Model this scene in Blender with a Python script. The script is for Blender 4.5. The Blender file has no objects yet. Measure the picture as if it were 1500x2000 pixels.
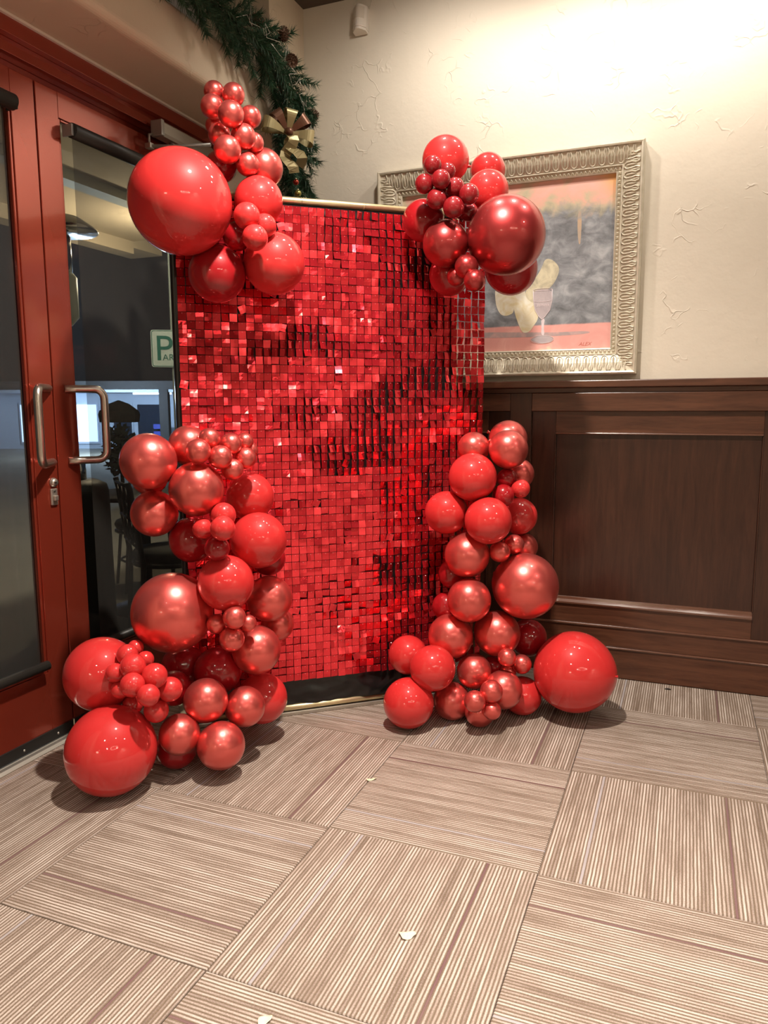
import bpy, math, random
from mathutils import Vector, Matrix, noise

random.seed(7)
S = bpy.context.scene
COL = S.collection
PI = math.pi

# ------------------------------------------------------------------ camera
cam_d = bpy.data.cameras.new('camera')
cam_d.sensor_fit = 'HORIZONTAL'
cam_d.sensor_width = 36.0
cam_d.lens = 36.0 * 1469.2 / 1500.0
cam_d.clip_start = 0.05
cam = bpy.data.objects.new('camera', cam_d)
COL.objects.link(cam)
_yaw, _pit, _rol = 0.381886, -0.137693, 0.003449
_R = (Matrix.Rotation(_yaw, 3, 'Z') @ Matrix.Rotation(_pit, 3, 'X') @ Matrix.Rotation(_rol, 3, 'Y'))
_right, _fwd, _up = _R.col[0], _R.col[1], _R.col[2]
CAM = Vector((0.91868, -1.84704, 1.21552))
_M = Matrix(((_right.x, _up.x, -_fwd.x), (_right.y, _up.y, -_fwd.y), (_right.z, _up.z, -_fwd.z))).to_4x4()
_M.translation = CAM
cam.matrix_world = _M
S.camera = cam

# ------------------------------------------------------------------ world (night outside)
W = bpy.data.worlds.new('night')
S.world = W
W.use_nodes = True
W.node_tree.nodes['Background'].inputs[0].default_value = (0.055, 0.06, 0.075, 1)
W.node_tree.nodes['Background'].inputs[1].default_value = 0.25

# ------------------------------------------------------------------ view
S.view_settings.view_transform = 'Standard'
S.view_settings.look = 'None'
S.view_settings.exposure = 0.5
S.view_settings.gamma = 1.0
S.view_settings.use_curve_mapping = False

S.cycles.adaptive_threshold = 0.02
S.cycles.max_bounces = 7
S.cycles.diffuse_bounces = 3
S.cycles.glossy_bounces = 4
S.cycles.transmission_bounces = 4
S.cycles.transparent_max_bounces = 10

# ------------------------------------------------------------------ ceiling downlights
def spot(name, loc, target, watts, cone, blend, size, color=(1.0, 0.86, 0.70)):
    d = bpy.data.lights.new(name, 'SPOT')
    d.energy = watts; d.spot_size = math.radians(cone); d.spot_blend = blend
    d.shadow_soft_size = size; d.color = color
    o = bpy.data.objects.new(name, d); COL.objects.link(o)
    o.location = loc
    o.rotation_euler = (Vector(target) - Vector(loc)).to_track_quat('-Z', 'Y').to_euler()
    return o
WARM = (1.0, 0.90, 0.79)
spot('downlight', (0.25, -0.15, 3.03), (0.15, -0.05, 0), 330, 125, 1.0, 0.05, WARM)
spot('wall_washer', (0.00, 0.90, 3.03), (-0.10, 1.60, 1.5), 26, 150, 0.8, 0.05, WARM)
spot('wall_washer', (0.50, 1.08, 3.03), (0.55, 1.60, 1.3), 20, 158, 0.8, 0.05, WARM)
spot('wall_washer', (1.05, 1.08, 3.03), (1.10, 1.60, 1.3), 25, 150, 0.8, 0.05, WARM)
spot('downlight', (0.30, -2.45, 3.03), (0.80, -1.6, 0), 110, 85, 1.0, 0.06, WARM)
spot('downlight', (2.75, -0.25, 3.03), (2.4, -0.25, 0), 25, 150, 0.6, 0.05, WARM)
spot('downlight', (1.45, -1.22, 3.03), (1.05, -0.98, 0), 340, 66, 1.0, 0.05, WARM)
spot('wall_washer', (5.20, -2.30, 3.03), (6.0, -2.3, 1.4), 110, 130, 0.8, 0.06, WARM)  # added spot, no known fixture: brightens the wall the sequins mirror
spot('downlight', (2.20, -4.60, 3.03), (2.2, -4.6, 0), 110, 150, 0.7, 0.06, WARM)
spot('downlight', (4.30, -3.20, 3.03), (4.3, -3.2, 0), 110, 150, 0.7, 0.06, WARM)
spot('downlight', (0.60, -6.20, 3.03), (0.6, -6.6, 0), 60, 150, 0.7, 0.06, WARM)

# ================================================================== helpers
def tag(o, label=None, cat=None, group=None, kind=None):
    if label: o['label'] = label
    if cat: o['category'] = cat
    if group: o['group'] = group
    if kind: o['kind'] = kind
    return o

def empty(name, loc=(0, 0, 0), rz=0.0):
    o = bpy.data.objects.new(name, None)
    o.empty_display_size = 0.05
    COL.objects.link(o)
    o.location = loc; o.rotation_euler = (0, 0, rz)
    return o

def link(name, mesh, parent=None, loc=None, rot=None, scale=None):
    o = bpy.data.objects.new(name, mesh); COL.objects.link(o)
    if parent is not None: o.parent = parent
    if loc is not None: o.location = loc
    if rot is not None: o.rotation_euler = rot
    if scale is not None: o.scale = scale
    return o

class MB:
    """collects verts / faces, builds one mesh"""
    def __init__(self):
        self.v = []; self.f = []; self.mi = []; self.sm = []
    def add(self, vs, fs, mi=0, smooth=False):
        b = len(self.v)
        self.v += [tuple(q) for q in vs]
        for f in fs:
            self.f.append(tuple(i + b for i in f)); self.mi.append(mi); self.sm.append(smooth)
        return self
    def box(self, x0, x1, y0, y1, z0, z1, mi=0):
        vs = [(x0, y0, z0), (x1, y0, z0), (x1, y1, z0), (x0, y1, z0), (x0, y0, z1), (x1, y0, z1), (x1, y1, z1), (x0, y1, z1)]
        fs = [(3, 2, 1, 0), (4, 5, 6, 7), (0, 1, 5, 4), (1, 2, 6, 5), (2, 3, 7, 6), (3, 0, 4, 7)]
        return self.add(vs, fs, mi)
    def tube(self, pts, r, n=10, mi=0, caps=True, smooth=True, closed=False):
        pts = [Vector(q) for q in pts]
        rs = r if isinstance(r, (list, tuple)) else [r] * len(pts)
        vs = []; fs = []
        prev = None
        m = len(pts)
        for i, q in enumerate(pts):
            if closed: t = (pts[(i + 1) % m] - pts[i - 1])
            elif i == 0: t = pts[1] - pts[0]
            elif i == m - 1: t = pts[-1] - pts[-2]
            else: t = (pts[i + 1] - pts[i]).normalized() + (pts[i] - pts[i - 1]).normalized()
            t.normalize()
            if prev is None:
                a = Vector((0, 0, 1)) if abs(t.z) < 0.9 else Vector((1, 0, 0))
                u = t.cross(a).normalized()
            else:
                u = (prev - t * prev.dot(t)).normalized()
            prev = u
            w = t.cross(u)
            for k in range(n):
                an = 2 * PI * k / n
                vs.append(q + (u * math.cos(an) + w * math.sin(an)) * rs[i])
        for i in range(m if closed else m - 1):
            j = (i + 1) % m
            for k in range(n):
                l = (k + 1) % n
                fs.append((i * n + k, i * n + l, j * n + l, j * n + k))
        self.add(vs, fs, mi, smooth)
        if caps and not closed:
            b = len(self.v) - len(vs)
            self.f.append(tuple(b + k for k in reversed(range(n)))); self.mi.append(mi); self.sm.append(False)
            self.f.append(tuple(b + (m - 1) * n + k for k in range(n))); self.mi.append(mi); self.sm.append(False)
        return self
    def lathe(self, prof, n=24, mi=0, org=(0, 0, 0), smooth=True):
        """profile of (radius, z)"""
        vs = []; fs = []
        for (r, z) in prof:
            for k in range(n):
                a = 2 * PI * k / n
                vs.append((org[0] + r * math.cos(a), org[1] + r * math.sin(a), org[2] + z))
        for i in range(len(prof) - 1):
            for k in range(n):
                l = (k + 1) % n
                fs.append((i * n + k, i * n + l, (i + 1) * n + l, (i + 1) * n + k))
        fs.append(tuple(reversed(range(n)))); m = (len(prof) - 1) * n
        fs.append(tuple(m + k for k in range(n)))
        return self.add(vs, fs, mi, smooth)
    def _caps(self, n, mi):
        b = len(self.v) - 2 * n
        for f in (tuple(b + i for i in reversed(range(n))), tuple(b + i for i in range(n, 2 * n))):
            self.f.append(f); self.mi.append(mi); self.sm.append(False)
        return self
    def prism_y(self, prof, y0, y1, mi=0, smooth=False):
        """profile of (x, z), counter-clockwise seen from -y"""
        n = len(prof)
        vs = [(x, y0, z) for x, z in prof] + [(x, y1, z) for x, z in prof]
        fs = [(i, (i + 1) % n, n + (i + 1) % n, n + i) for i in range(n)]
        self.add(vs, fs, mi, smooth)
        return self._caps(n, mi)
    def prism_x(self, prof, x0, x1, mi=0, smooth=False):
        """profile of (y, z)"""
        n = len(prof)
        vs = [(x0, y, z) for y, z in prof] + [(x1, y, z) for y, z in prof]
        fs = [(i, (i + 1) % n, n + (i + 1) % n, n + i) for i in range(n)]
        self.add(vs, fs, mi, smooth)
        return self._caps(n, mi)
    def prism_z(self, prof, z0, z1, mi=0):
        n = len(prof)
        vs = [(x, y, z0) for x, y in prof] + [(x, y, z1) for x, y in prof]
        fs = [(i, (i + 1) % n, n + (i + 1) % n, n + i) for i in range(n)]
        fs += [tuple(reversed(range(n))), tuple(range(n, 2 * n))]
        return self.add(vs, fs, mi)
    def mesh(self, name, mats):
        me = bpy.data.meshes.new(name)
        me.from_pydata(self.v, [], self.f)
        for m in (mats if isinstance(mats, (list, tuple)) else [mats]): me.materials.append(m)
        me.polygons.foreach_set('material_index', self.mi)
        me.polygons.foreach_set('use_smooth', self.sm)
        me.validate()
        import bmesh as _b
        bm = _b.new(); bm.from_mesh(me); _b.ops.recalc_face_normals(bm, faces=bm.faces[:]); bm.to_mesh(me); bm.free()
        me.update()
        return me
    def build(self, name, mats, parent=None, bevel=0.0, seg=2, **kw):
        o = link(name, self.mesh(name, mats), parent, **kw)
        if bevel:
            b = o.modifiers.new('bevel', 'BEVEL'); b.width = bevel; b.segments = seg; b.limit_method = 'ANGLE'; b.angle_limit = math.radians(40)
            b.harden_normals = False
        return o

# ================================================================== materials
def new_mat(name):
    m = bpy.data.materials.new(name); m.use_nodes = True
    nt = m.node_tree
    return m, nt, nt.nodes['Principled BSDF'], nt.nodes['Material Output']

def P(name, base, rough=0.5, metal=0.0, coat=0.0, coat_rough=0.05, emis=None, estr=0.0, sub=0.0, spec=None, aniso=0.0):
    m, nt, b, out = new_mat(name)
    b.inputs['Base Color'].default_value = (*base, 1)
    b.inputs['Roughness'].default_value = rough
    b.inputs['Metallic'].default_value = metal
    b.inputs['Coat Weight'].default_value = coat
    b.inputs['Coat Roughness'].default_value = coat_rough
    if spec is not None: b.inputs['Specular IOR Level'].default_value = spec
    if sub:
        b.inputs['Subsurface Weight'].default_value = sub
        b.inputs['Subsurface Radius'].default_value = (0.02, 0.004, 0.004)
    if emis:
        b.inputs['Emission Color'].default_value = (*emis, 1); b.inputs['Emission Strength'].default_value = estr
    return m

def N(nt, kind, **inp):
    n = nt.nodes.new(kind)
    for k, v in inp.items():
        if k in ('operation', 'blend_type', 'data_type', 'noise_dimensions', 'feature', 'voronoi_dimensions', 'interpolation_type', 'distance'):
            setattr(n, k, v)
    return n

def mth(nt, op, a, b=None, clamp=False):
    n = nt.nodes.new('ShaderNodeMath'); n.operation = op; n.use_clamp = clamp
    for i, q in enumerate((a, b)):
        if q is None: continue
        if isinstance(q, (int, float)): n.inputs[i].default_value = q
        else: nt.links.new(q, n.inputs[i])
    return n.outputs[0]

def mixc(nt, fac, a, b, mode='MIX'):
    n = nt.nodes.new('ShaderNodeMix'); n.data_type = 'RGBA'; n.blend_type = mode
    for idx, q in ((0, fac), (6, a), (7, b)):
        if isinstance(q, (int, float)): n.inputs[idx].default_value = q
        elif isinstance(q, tuple): n.inputs[idx].default_value = (*q, 1) if len(q) == 3 else q
        else: nt.links.new(q, n.inputs[idx])
    return n.outputs[2]

def noise_tex(nt, vec, scale, detail=3.0, rough=0.5, dist=0.0):
    n = nt.nodes.new('ShaderNodeTexNoise')
    n.inputs['Scale'].default_value = scale; n.inputs['Detail'].default_value = detail
    n.inputs['Roughness'].default_value = rough; n.inputs['Distortion'].default_value = dist
    if vec is not None: nt.links.new(vec, n.inputs['Vector'])
    return n.outputs['Fac'] if 'Fac' in n.outputs else n.outputs[0]

def obj_co(nt, scale=(1, 1, 1), loc=(0, 0, 0)):
    tc = nt.nodes.new('ShaderNodeTexCoord'); mp = nt.nodes.new('ShaderNodeMapping')
    mp.inputs['Scale'].default_value = scale; mp.inputs['Location'].default_value = loc
    nt.links.new(tc.outputs['Object'], mp.inputs['Vector'])
    return mp.outputs['Vector']

def ramp(nt, fac, stops):
    n = nt.nodes.new('ShaderNodeValToRGB')
    el = n.color_ramp.elements
    while len(el) < len(stops): el.new(0.5)
    for e, (p, c) in zip(el, stops):
        e.position = p; e.color = (*c, 1) if len(c) == 3 else c
    nt.links.new(fac, n.inputs[0])
    return n.outputs[0]

def bump(nt, b, height, strength, dist, normal=None):
    n = nt.nodes.new('ShaderNodeBump'); n.inputs['Strength'].default_value = strength; n.inputs['Distance'].default_value = dist
    nt.links.new(height, n.inputs['Height'])
    nt.links.new(n.outputs[0], b.inputs['Normal'])

def mat_plaster(name, col, dark):
    m, nt, b, out = new_mat(name)
    co = obj_co(nt)
    # skip-trowel marks: thin curved ridges that come and go
    warp = nt.nodes.new('ShaderNodeTexNoise'); warp.inputs['Scale'].default_value = 5.0; warp.inputs['Detail'].default_value = 3
    nt.links.new(co, warp.inputs['Vector'])
    vm = nt.nodes.new('ShaderNodeVectorMath'); vm.operation = 'MULTIPLY_ADD'
    nt.links.new(warp.outputs['Color'], vm.inputs[0]); vm.inputs[1].default_value = (0.35, 0.35, 0.35); nt.links.new(co, vm.inputs[2])
    vo = nt.nodes.new('ShaderNodeTexVoronoi'); vo.feature = 'DISTANCE_TO_EDGE'; vo.inputs['Scale'].default_value = 8.5
    nt.links.new(vm.outputs[0], vo.inputs['Vector'])
    edge = mth(nt, 'SUBTRACT', 1.0, mth(nt, 'MULTIPLY', vo.outputs[0], 28.0), clamp=True)
    n1 = noise_tex(nt, co, 9.0, 2)
    mask = mth(nt, 'MULTIPLY', mth(nt, 'SUBTRACT', n1, 0.55, clamp=True), 9.0, clamp=True)
    ridge = mth(nt, 'MULTIPLY', edge, mask)
    n2 = noise_tex(nt, co, 3.5, 5, 0.6)
    h = mth(nt, 'ADD', mth(nt, 'MULTIPLY', ridge, 0.28), mth(nt, 'MULTIPLY', n2, 0.9))
    n3 = noise_tex(nt, co, 60.0, 3)
    h = mth(nt, 'ADD', h, mth(nt, 'MULTIPLY', n3, 0.05))
    bump(nt, b, h, 0.8, 0.008)
    c = mixc(nt, noise_tex(nt, co, 2.2, 4), dark, col)
    nt.links.new(c, b.inputs['Base Color'])
    b.inputs['Roughness'].default_value = 0.62
    return m

def mat_wood(name, axis, c0, c1, rough=0.3):
    m, nt, b, out = new_mat(name)
    sc = {'x': (1.2, 14, 14), 'z': (14, 14, 1.2), 'y': (14, 1.2, 14)}[axis]
    co = obj_co(nt, sc)
    g = noise_tex(nt, co, 3.0, 6, 0.6, 0.6)
    co2 = obj_co(nt, tuple(s * 5 for s in sc))
    g2 = noise_tex(nt, co2, 4.0, 4, 0.6)
    f = mth(nt, 'ADD', mth(nt, 'MULTIPLY', g, 0.75), mth(nt, 'MULTIPLY', g2, 0.25))
    c = ramp(nt, f, [(0.30, c0), (0.52, tuple(0.5 * (p + q) for p, q in zip(c0, c1))), (0.72, c1)])
    nt.links.new(c, b.inputs['Base Color'])
    b.inputs['Roughness'].default_value = rough
    b.inputs['Coat Weight'].default_value = 0.08
    b.inputs['Coat Roughness'].default_value = 0.2
    bump(nt, b, g2, 0.08, 0.002)
    return m

def mat_carpet():
    m, nt, b, out = new_mat('carpet')
    tc = nt.nodes.new('ShaderNodeTexCoord'); oi = nt.nodes.new('ShaderNodeObjectInfo')
    sep = nt.nodes.new('ShaderNodeSeparateXYZ'); nt.links.new(tc.outputs['Object'], sep.inputs[0])
    x, y = sep.outputs[0], sep.outputs[1]
    rnd = oi.outputs['Random']
    wob = noise_tex(nt, obj_co(nt, (30, 22, 1)), 1.0, 2)
    u = mth(nt, 'ADD', mth(nt, 'MULTIPLY', mth(nt, 'ADD', x, 0.31), 1 / 0.0092), mth(nt, 'MULTIPLY', wob, 0.22))
    fl = mth(nt, 'FLOOR', u); fr = mth(nt, 'FRACT', u)
    cx = nt.nodes.new('ShaderNodeCombineXYZ'); nt.links.new(fl, cx.inputs[0]); nt.links.new(mth(nt, 'MULTIPLY', rnd, 97.0), cx.inputs[1])
    wn = nt.nodes.new('ShaderNodeTexWhiteNoise'); wn.noise_dimensions = '2D'; nt.links.new(cx.outputs[0], wn.inputs['Vector'])
    # slow change along the rib: heathered yarn
    cy = nt.nodes.new('ShaderNodeCombineXYZ')
    nt.links.new(mth(nt, 'MULTIPLY', fl, 0.37), cy.inputs[0]); nt.links.new(mth(nt, 'MULTIPLY', y, 5.0), cy.inputs[1]); nt.links.new(mth(nt, 'MULTIPLY', rnd, 31.0), cy.inputs[2])
    he = noise_tex(nt, cy.outputs[0], 1.0, 3, 0.6)
    fine = noise_tex(nt, obj_co(nt, (420, 260, 1)), 1.0, 2)
    # rib profile 0..1..0
    tri = mth(nt, 'SUBTRACT', 1.0, mth(nt, 'ABSOLUTE', mth(nt, 'SUBTRACT', mth(nt, 'MULTIPLY', fr, 2.0), 1.0)))
    rib = mth(nt, 'MULTIPLY', mth(nt, 'SUBTRACT', tri, 0.22), 2.4, clamp=True)
    tone = mth(nt, 'ADD', mth(nt, 'ADD', mth(nt, 'MULTIPLY', wn.outputs[0], 0.26), 0.10), mth(nt, 'MULTIPLY', he, 0.72))
    tone = mth(nt, 'ADD', tone, mth(nt, 'MULTIPLY', mth(nt, 'SUBTRACT', fine, 0.5), 0.45))
    col = ramp(nt, tone, [(0.30, (0.17, 0.123, 0.098)), (0.50, (0.31, 0.245, 0.207)), (0.66, (0.44, 0.365, 0.318)), (0.85, (0.56, 0.48, 0.43))])
    groove = mixc(nt, mth(nt, 'MULTIPLY', fine, 1.3, clamp=True), (0.075, 0.052, 0.037), (0.20, 0.145, 0.10))
    col = mixc(nt, rib, groove, col)
    def line(idx, c, w, along=None):
        global_sel = mth(nt, 'LESS_THAN', mth(nt, 'ABSOLUTE', mth(nt, 'SUBTRACT', u, idx)), w)
        return mixc(nt, mth(nt, 'MULTIPLY', global_sel, 0.85), col, c)
    col = line(52.5, (0.14, 0.07, 0.075), 0.36)
    col = line(12.5, (0.36, 0.33, 0.34), 0.40)
    # worn, soiled patches over the whole floor
    geo = nt.nodes.new('ShaderNodeNewGeometry')
    soil = noise_tex(nt, geo.outputs['Position'], 4.5, 4, 0.55)
    col = mixc(nt, mth(nt, 'MULTIPLY', mth(nt, 'SUBTRACT', soil, 0.5, clamp=True), 1.6, clamp=True), col, (0.20, 0.145, 0.11))
    nt.links.new(col, b.inputs['Base Color'])
    b.inputs['Roughness'].default_value = 0.95
    b.inputs['Specular IOR Level'].default_value = 0.1
    h = mth(nt, 'ADD', rib, mth(nt, 'MULTIPLY', fine, 0.6))
    bump(nt, b, h, 0.6, 0.0025)
    return m

def mat_clear(name, tint, rough=0.02):
    m, nt, b, out = new_mat(name)
    nt.nodes.remove(b)
    tr = nt.nodes.new('ShaderNodeBsdfTransparent'); tr.inputs[0].default_value = (*tint, 1)
    gl = nt.nodes.new('ShaderNodeBsdfGlossy'); gl.inputs['Roughness'].default_value = rough
    lw = nt.nodes.new('ShaderNodeLayerWeight')
    fac = mth(nt, 'ADD', mth(nt, 'MULTIPLY', mth(nt, 'POWER', lw.outputs['Facing'], 5.0), 0.9), 0.04)
    mx = nt.nodes.new('ShaderNodeMixShader')
    nt.links.new(fac, mx.inputs[0]); nt.links.new(tr.outputs[0], mx.inputs[1]); nt.links.new(gl.outputs[0], mx.inputs[2])
    nt.links.new(mx.outputs[0], out.inputs[0])
    return m

def mat_screen(name):
    """open-weave solar shade: dark yarn with holes"""
    m, nt, b, out = new_mat(name)
    b.inputs['Base Color'].default_value = (0.03, 0.028, 0.024, 1); b.inputs['Roughness'].default_value = 0.7
    tr = nt.nodes.new('ShaderNodeBsdfTransparent')
    mx = nt.nodes.new('ShaderNodeMixShader'); mx.inputs[0].default_value = 0.36
    nt.links.new(tr.outputs[0], mx.inputs[1]); nt.links.new(b.outputs[0], mx.inputs[2]); nt.links.new(mx.outputs[0], out.inputs[0])
    return m

def mat_balloon(name, base, kind):
    m, nt, b, out = new_mat(name)
    b.inputs['Base Color'].default_value = (*base, 1)
    if kind == 'gloss':
        b.inputs['Roughness'].default_value = 0.45
        b.inputs['Specular IOR Level'].default_value = 0.15
        b.inputs['Coat Weight'].default_value = 1.0
        b.inputs['Coat Roughness'].default_value = 0.045
        b.inputs['Coat IOR'].default_value = 1.5
        b.inputs['Subsurface Weight'].default_value = 0.0
    else:
        b.inputs['Metallic'].default_value = 0.82
        b.inputs['Roughness'].default_value = 0.34
        b.inputs['Coat Weight'].default_value = 0.55
        b.inputs['Coat Roughness'].default_value = 0.03
    return m

M = {}
M['plaster'] = mat_plaster('plaster', (0.74, 0.68, 0.575), (0.68, 0.62, 0.515))
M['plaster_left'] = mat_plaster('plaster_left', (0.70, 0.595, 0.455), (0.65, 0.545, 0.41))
M['ceiling'] = P('ceiling_paint', (0.10, 0.075, 0.055), 0.8)
M['niche'] = P('niche_paint', (0.42, 0.40, 0.40), 0.8)
M['carpet'] = mat_carpet()
M['subfloor'] = P('subfloor', (0.30, 0.24, 0.19), 0.95)
M['wood_x'] = mat_wood('wood_along', 'x', (0.050, 0.017, 0.009), (0.14, 0.054, 0.028))
M['wood_z'] = mat_wood('wood_upright', 'z', (0.024, 0.0080, 0.0048), (0.062, 0.022, 0.012))
M['wood_bead'] = P('wood_bead', (0.12, 0.05, 0.03), 0.22, coat=1.0, coat_rough=0.12)
M['door_red'] = P('door_paint', (0.36, 0.050, 0.026), 0.18, 0.6, coat=1.0, coat_rough=0.08)
M['black_rubber'] = P('black_rubber', (0.012, 0.011, 0.010), 0.5)
M['dark_tube'] = P('shade_bronze', (0.022, 0.020, 0.017), 0.45)
M['glass'] = mat_clear('door_glass', (0.86, 0.88, 0.86))
M['screen'] = mat_screen('solar_screen')
M['steel'] = P('brushed_steel', (0.62, 0.58, 0.52), 0.30, 1.0)
M['alu'] = P('aluminium', (0.55, 0.52, 0.46), 0.42, 0.9)
M['alu_grey'] = P('closer_grey', (0.40, 0.39, 0.36), 0.4, 0.6)
M['keyhole'] = P('keyhole', (0.02, 0.018, 0.015), 0.4)
M['gold'] = P('gold_tube', (0.78, 0.66, 0.40), 0.34, 0.85)
M['black_cloth'] = P('black_vinyl', (0.008, 0.008, 0.008), 0.28)
M['sequin'] = P('red_sequin', (0.92, 0.036, 0.055), 0.14, 0.80, coat=0.6, coat_rough=0.04)
M['pin'] = P('clear_pin', (0.85, 0.6, 0.55), 0.15, 0.3)
M['pvc'] = mat_clear('clear_grid', (0.86, 0.80, 0.80))
M['B_G'] = mat_balloon('balloon_gloss_red', (0.58, 0.028, 0.028), 'gloss')
M['B_D'] = mat_balloon('balloon_gloss_deep', (0.32, 0.006, 0.010), 'gloss')
M['B_V'] = mat_balloon('balloon_gloss_wine', (0.20, 0.006, 0.009), 'gloss')
M['B_M'] = mat_balloon('balloon_metallic_red', (0.75, 0.125, 0.110), 'metal')
M['B_W'] = mat_balloon('balloon_metallic_wine', (0.40, 0.040, 0.040), 'metal')
M['needle'] = P('pine_needle', (0.016, 0.060, 0.026), 0.55)
M['needle2'] = P('pine_needle_light', (0.035, 0.095, 0.045), 0.55)
M['twig'] = P('twig', (0.05, 0.032, 0.02), 0.8)
M['cone'] = P('pine_cone', (0.10, 0.052, 0.028), 0.7)
M['ribbon_gold'] = P('ribbon_gold', (0.36, 0.30, 0.15), 0.4, 0.4)
M['ribbon_brown'] = P('ribbon_brown', (0.16, 0.075, 0.045), 0.35, 0.5)
M['bauble_gold'] = P('bauble_gold', (0.42, 0.40, 0.12), 0.18, 0.8)
M['bauble_red'] = P('bauble_red', (0.40, 0.05, 0.03), 0.15, 0.8)
M['white_plastic'] = P('white_plastic', (0.76, 0.70, 0.62), 0.4)
M['lens'] = P('sensor_lens', (0.68, 0.61, 0.52), 0.25)
M['leaf'] = P('dry_petal', (0.72, 0.62, 0.42), 0.7)
M['leaf_dark'] = P('dry_leaf', (0.035, 0.025, 0.02), 0.8)

# ================================================================== the room shell
U = 0.6096
def struct(o): o['kind'] = 'structure'; return o

XF = -0.87            # plaster face of the door wall
XD = -1.19            # room face of the doors
YW = 1.60             # plaster face of the painting wall
ZC = 3.09

floor = struct(MB().box(-1.147, 6.0, -7.5, YW, -0.10, -0.0085).build('floor', M['subfloor']))
# outlying carpet, out of the photograph
far = MB()
far.box(-0.87, 6.0, -7.5, -5 * U, -0.008, 0).box(4 * U, 6.0, -5 * U, 1.57, -0.008, 0)
far.build('carpet_field', M['subfloor'], floor)
tile_meshes = {}
def tile_mesh(x0, x1, y0, y1):
    key = (round(x0, 4), round(x1, 4), round(y0, 4), round(y1, 4))
    if key not in tile_meshes:
        g = 0.0006; e = 0.0022
        mb = MB()
        a, b, c, d = x0 + g, x1 - g, y0 + g, y1 - g
        vs = [(a, c, -0.008), (b, c, -0.008), (b, d, -0.008), (a, d, -0.008), (a, c, -e), (b, c, -e), (b, d, -e), (a, d, -e),
              (a + e, c + e, 0), (b - e, c + e, 0), (b - e, d - e, 0), (a + e, d - e, 0)]
        fs = [(3, 2, 1, 0), (8, 9, 10, 11)]
        for k in range(4):
            l = (k + 1) % 4
            fs += [(k, l, 4 + l, 4 + k), (4 + k, 4 + l, 8 + l, 8 + k)]
        mb.add(vs, fs)
        tile_meshes[key] = mb.mesh('carpet_tile', M['carpet'])
    return tile_meshes[key]
H = U / 2
for i in range(-2, 4):
    for j in range(-5, 3):
        cx, cy = (i + 0.5) * U, (j + 0.5) * U
        wx0, wx1, wy0, wy1 = -H, H, -H, H
        if cx - H < -1.147: wx0 = -1.147 - cx
        if cy + H > 1.576: wy1 = 1.576 - cy
        # quarter-turned: ribs run along y where (i + j) is odd
        rnd = random.Random(i * 31 + j * 17 + 5)
        along_y = (i + j) % 2 == 1
        q = (0 if along_y else 1) + 2 * (1 if rnd.random() < 0.25 else 0)
        # express the clipped rectangle in the tile's own turned frame
        a = q * PI / 2
        c, s = round(math.cos(a)), round(math.sin(a))
        pts = [(c * x + s * y, -s * x + c * y) for x in (wx0, wx1) for y in (wy0, wy1)]
        xs = [p_[0] for p_ in pts]; ys = [p_[1] for p_ in pts]
        link('carpet_tile', tile_mesh(min(xs), max(xs), min(ys), max(ys)), floor, loc=(cx, cy, rnd.uniform(-0.0004, 0.0004)), rot=(0, 0, a))

struct(MB().box(-1.45, 6.2, -7.7, 1.8, ZC, ZC + 0.1).build('ceiling', M['ceiling']))
struct(MB().box(-1.45, 6.2, YW, YW + 0.12, -0.1, ZC).build('wall_back', M['plaster']))
struct(MB().box(6.0, 6.12, -7.7, YW, -0.1, ZC).build('wall_right', M['plaster']))
struct(MB().box(-1.45, 6.2, -7.62, -7.5, -0.1, ZC).build('wall_front', M['plaster']))
# door wall: beam above the doors with a ledge niche, piers either side
wl = MB()
def arc(cx, cz, r, a0, a1, n=6):
    return [(cx + r * math.cos(a0 + (a1 - a0) * k / n), cz + r * math.sin(a0 + (a1 - a0) * k / n)) for k in range(n + 1)]
ZS, ZN, YJ, YL = 2.455, 2.66, 1.276, -0.80
prof = [(-1.30, ZS)] + arc(XF - 0.03, ZS + 0.03, 0.03, -PI / 2, 0) + arc(XF - 0.02, ZN - 0.02, 0.02, 0, PI / 2) + [(-1.30, ZN)]
wl.prism_y(prof, YL, YJ, smooth=False)
wl.box(-1.45, XF, YJ, YW, -0.1, ZC)
wl.box(-1.45, XF, -7.5, YL, -0.1, ZC)
struct(wl.build('wall_left', M['plaster_left']))
nb = MB().box(-1.45, -1.20, YL, YJ, ZN, ZC)
struct(nb.build('wall_niche', M['niche']))

# ------------------------------------------------------------------ wainscot
wain = struct(empty('trim_1', (0, YW, 0)))
def wp(name, x0, x1, y0, y1, z0, z1, m, bevel=0.002):
    return MB().box(x0, x1, y0 - YW, y1 - YW, z0, z1).build(name, m, wain, bevel=bevel)
X0, X1 = XF, 5.99
wp('cap', X0, X1, 1.540, YW, 1.300, 1.331, M['wood_x'], 0.004)
wp('back_board', X0, X1, 1.5935, YW, 0.0, 1.300, M['wood_z'], 0)
wp('frieze_rail', X0, X1, 1.566, 1.593, 1.278, 1.300, M['wood_x'])
wp('base_board', X0, X1, 1.5765, 1.593, 0.0, 0.134, M['wood_x'], 0.003)
wp('base_bead', X0, X1, 1.570, 1.593, 0.134, 0.143, M['wood_bead'], 0.004)
wp('plinth_board', X0, X1, 1.580, 1.593, 0.143, 0.231, M['wood_x'])
wp('plinth_bead', X0, X1, 1.572, 1.593, 0.231, 0.241, M['wood_bead'], 0.004)
bays = []
x = 0.170 - 1.144 - 0.096
pitch = 1.144
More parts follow.
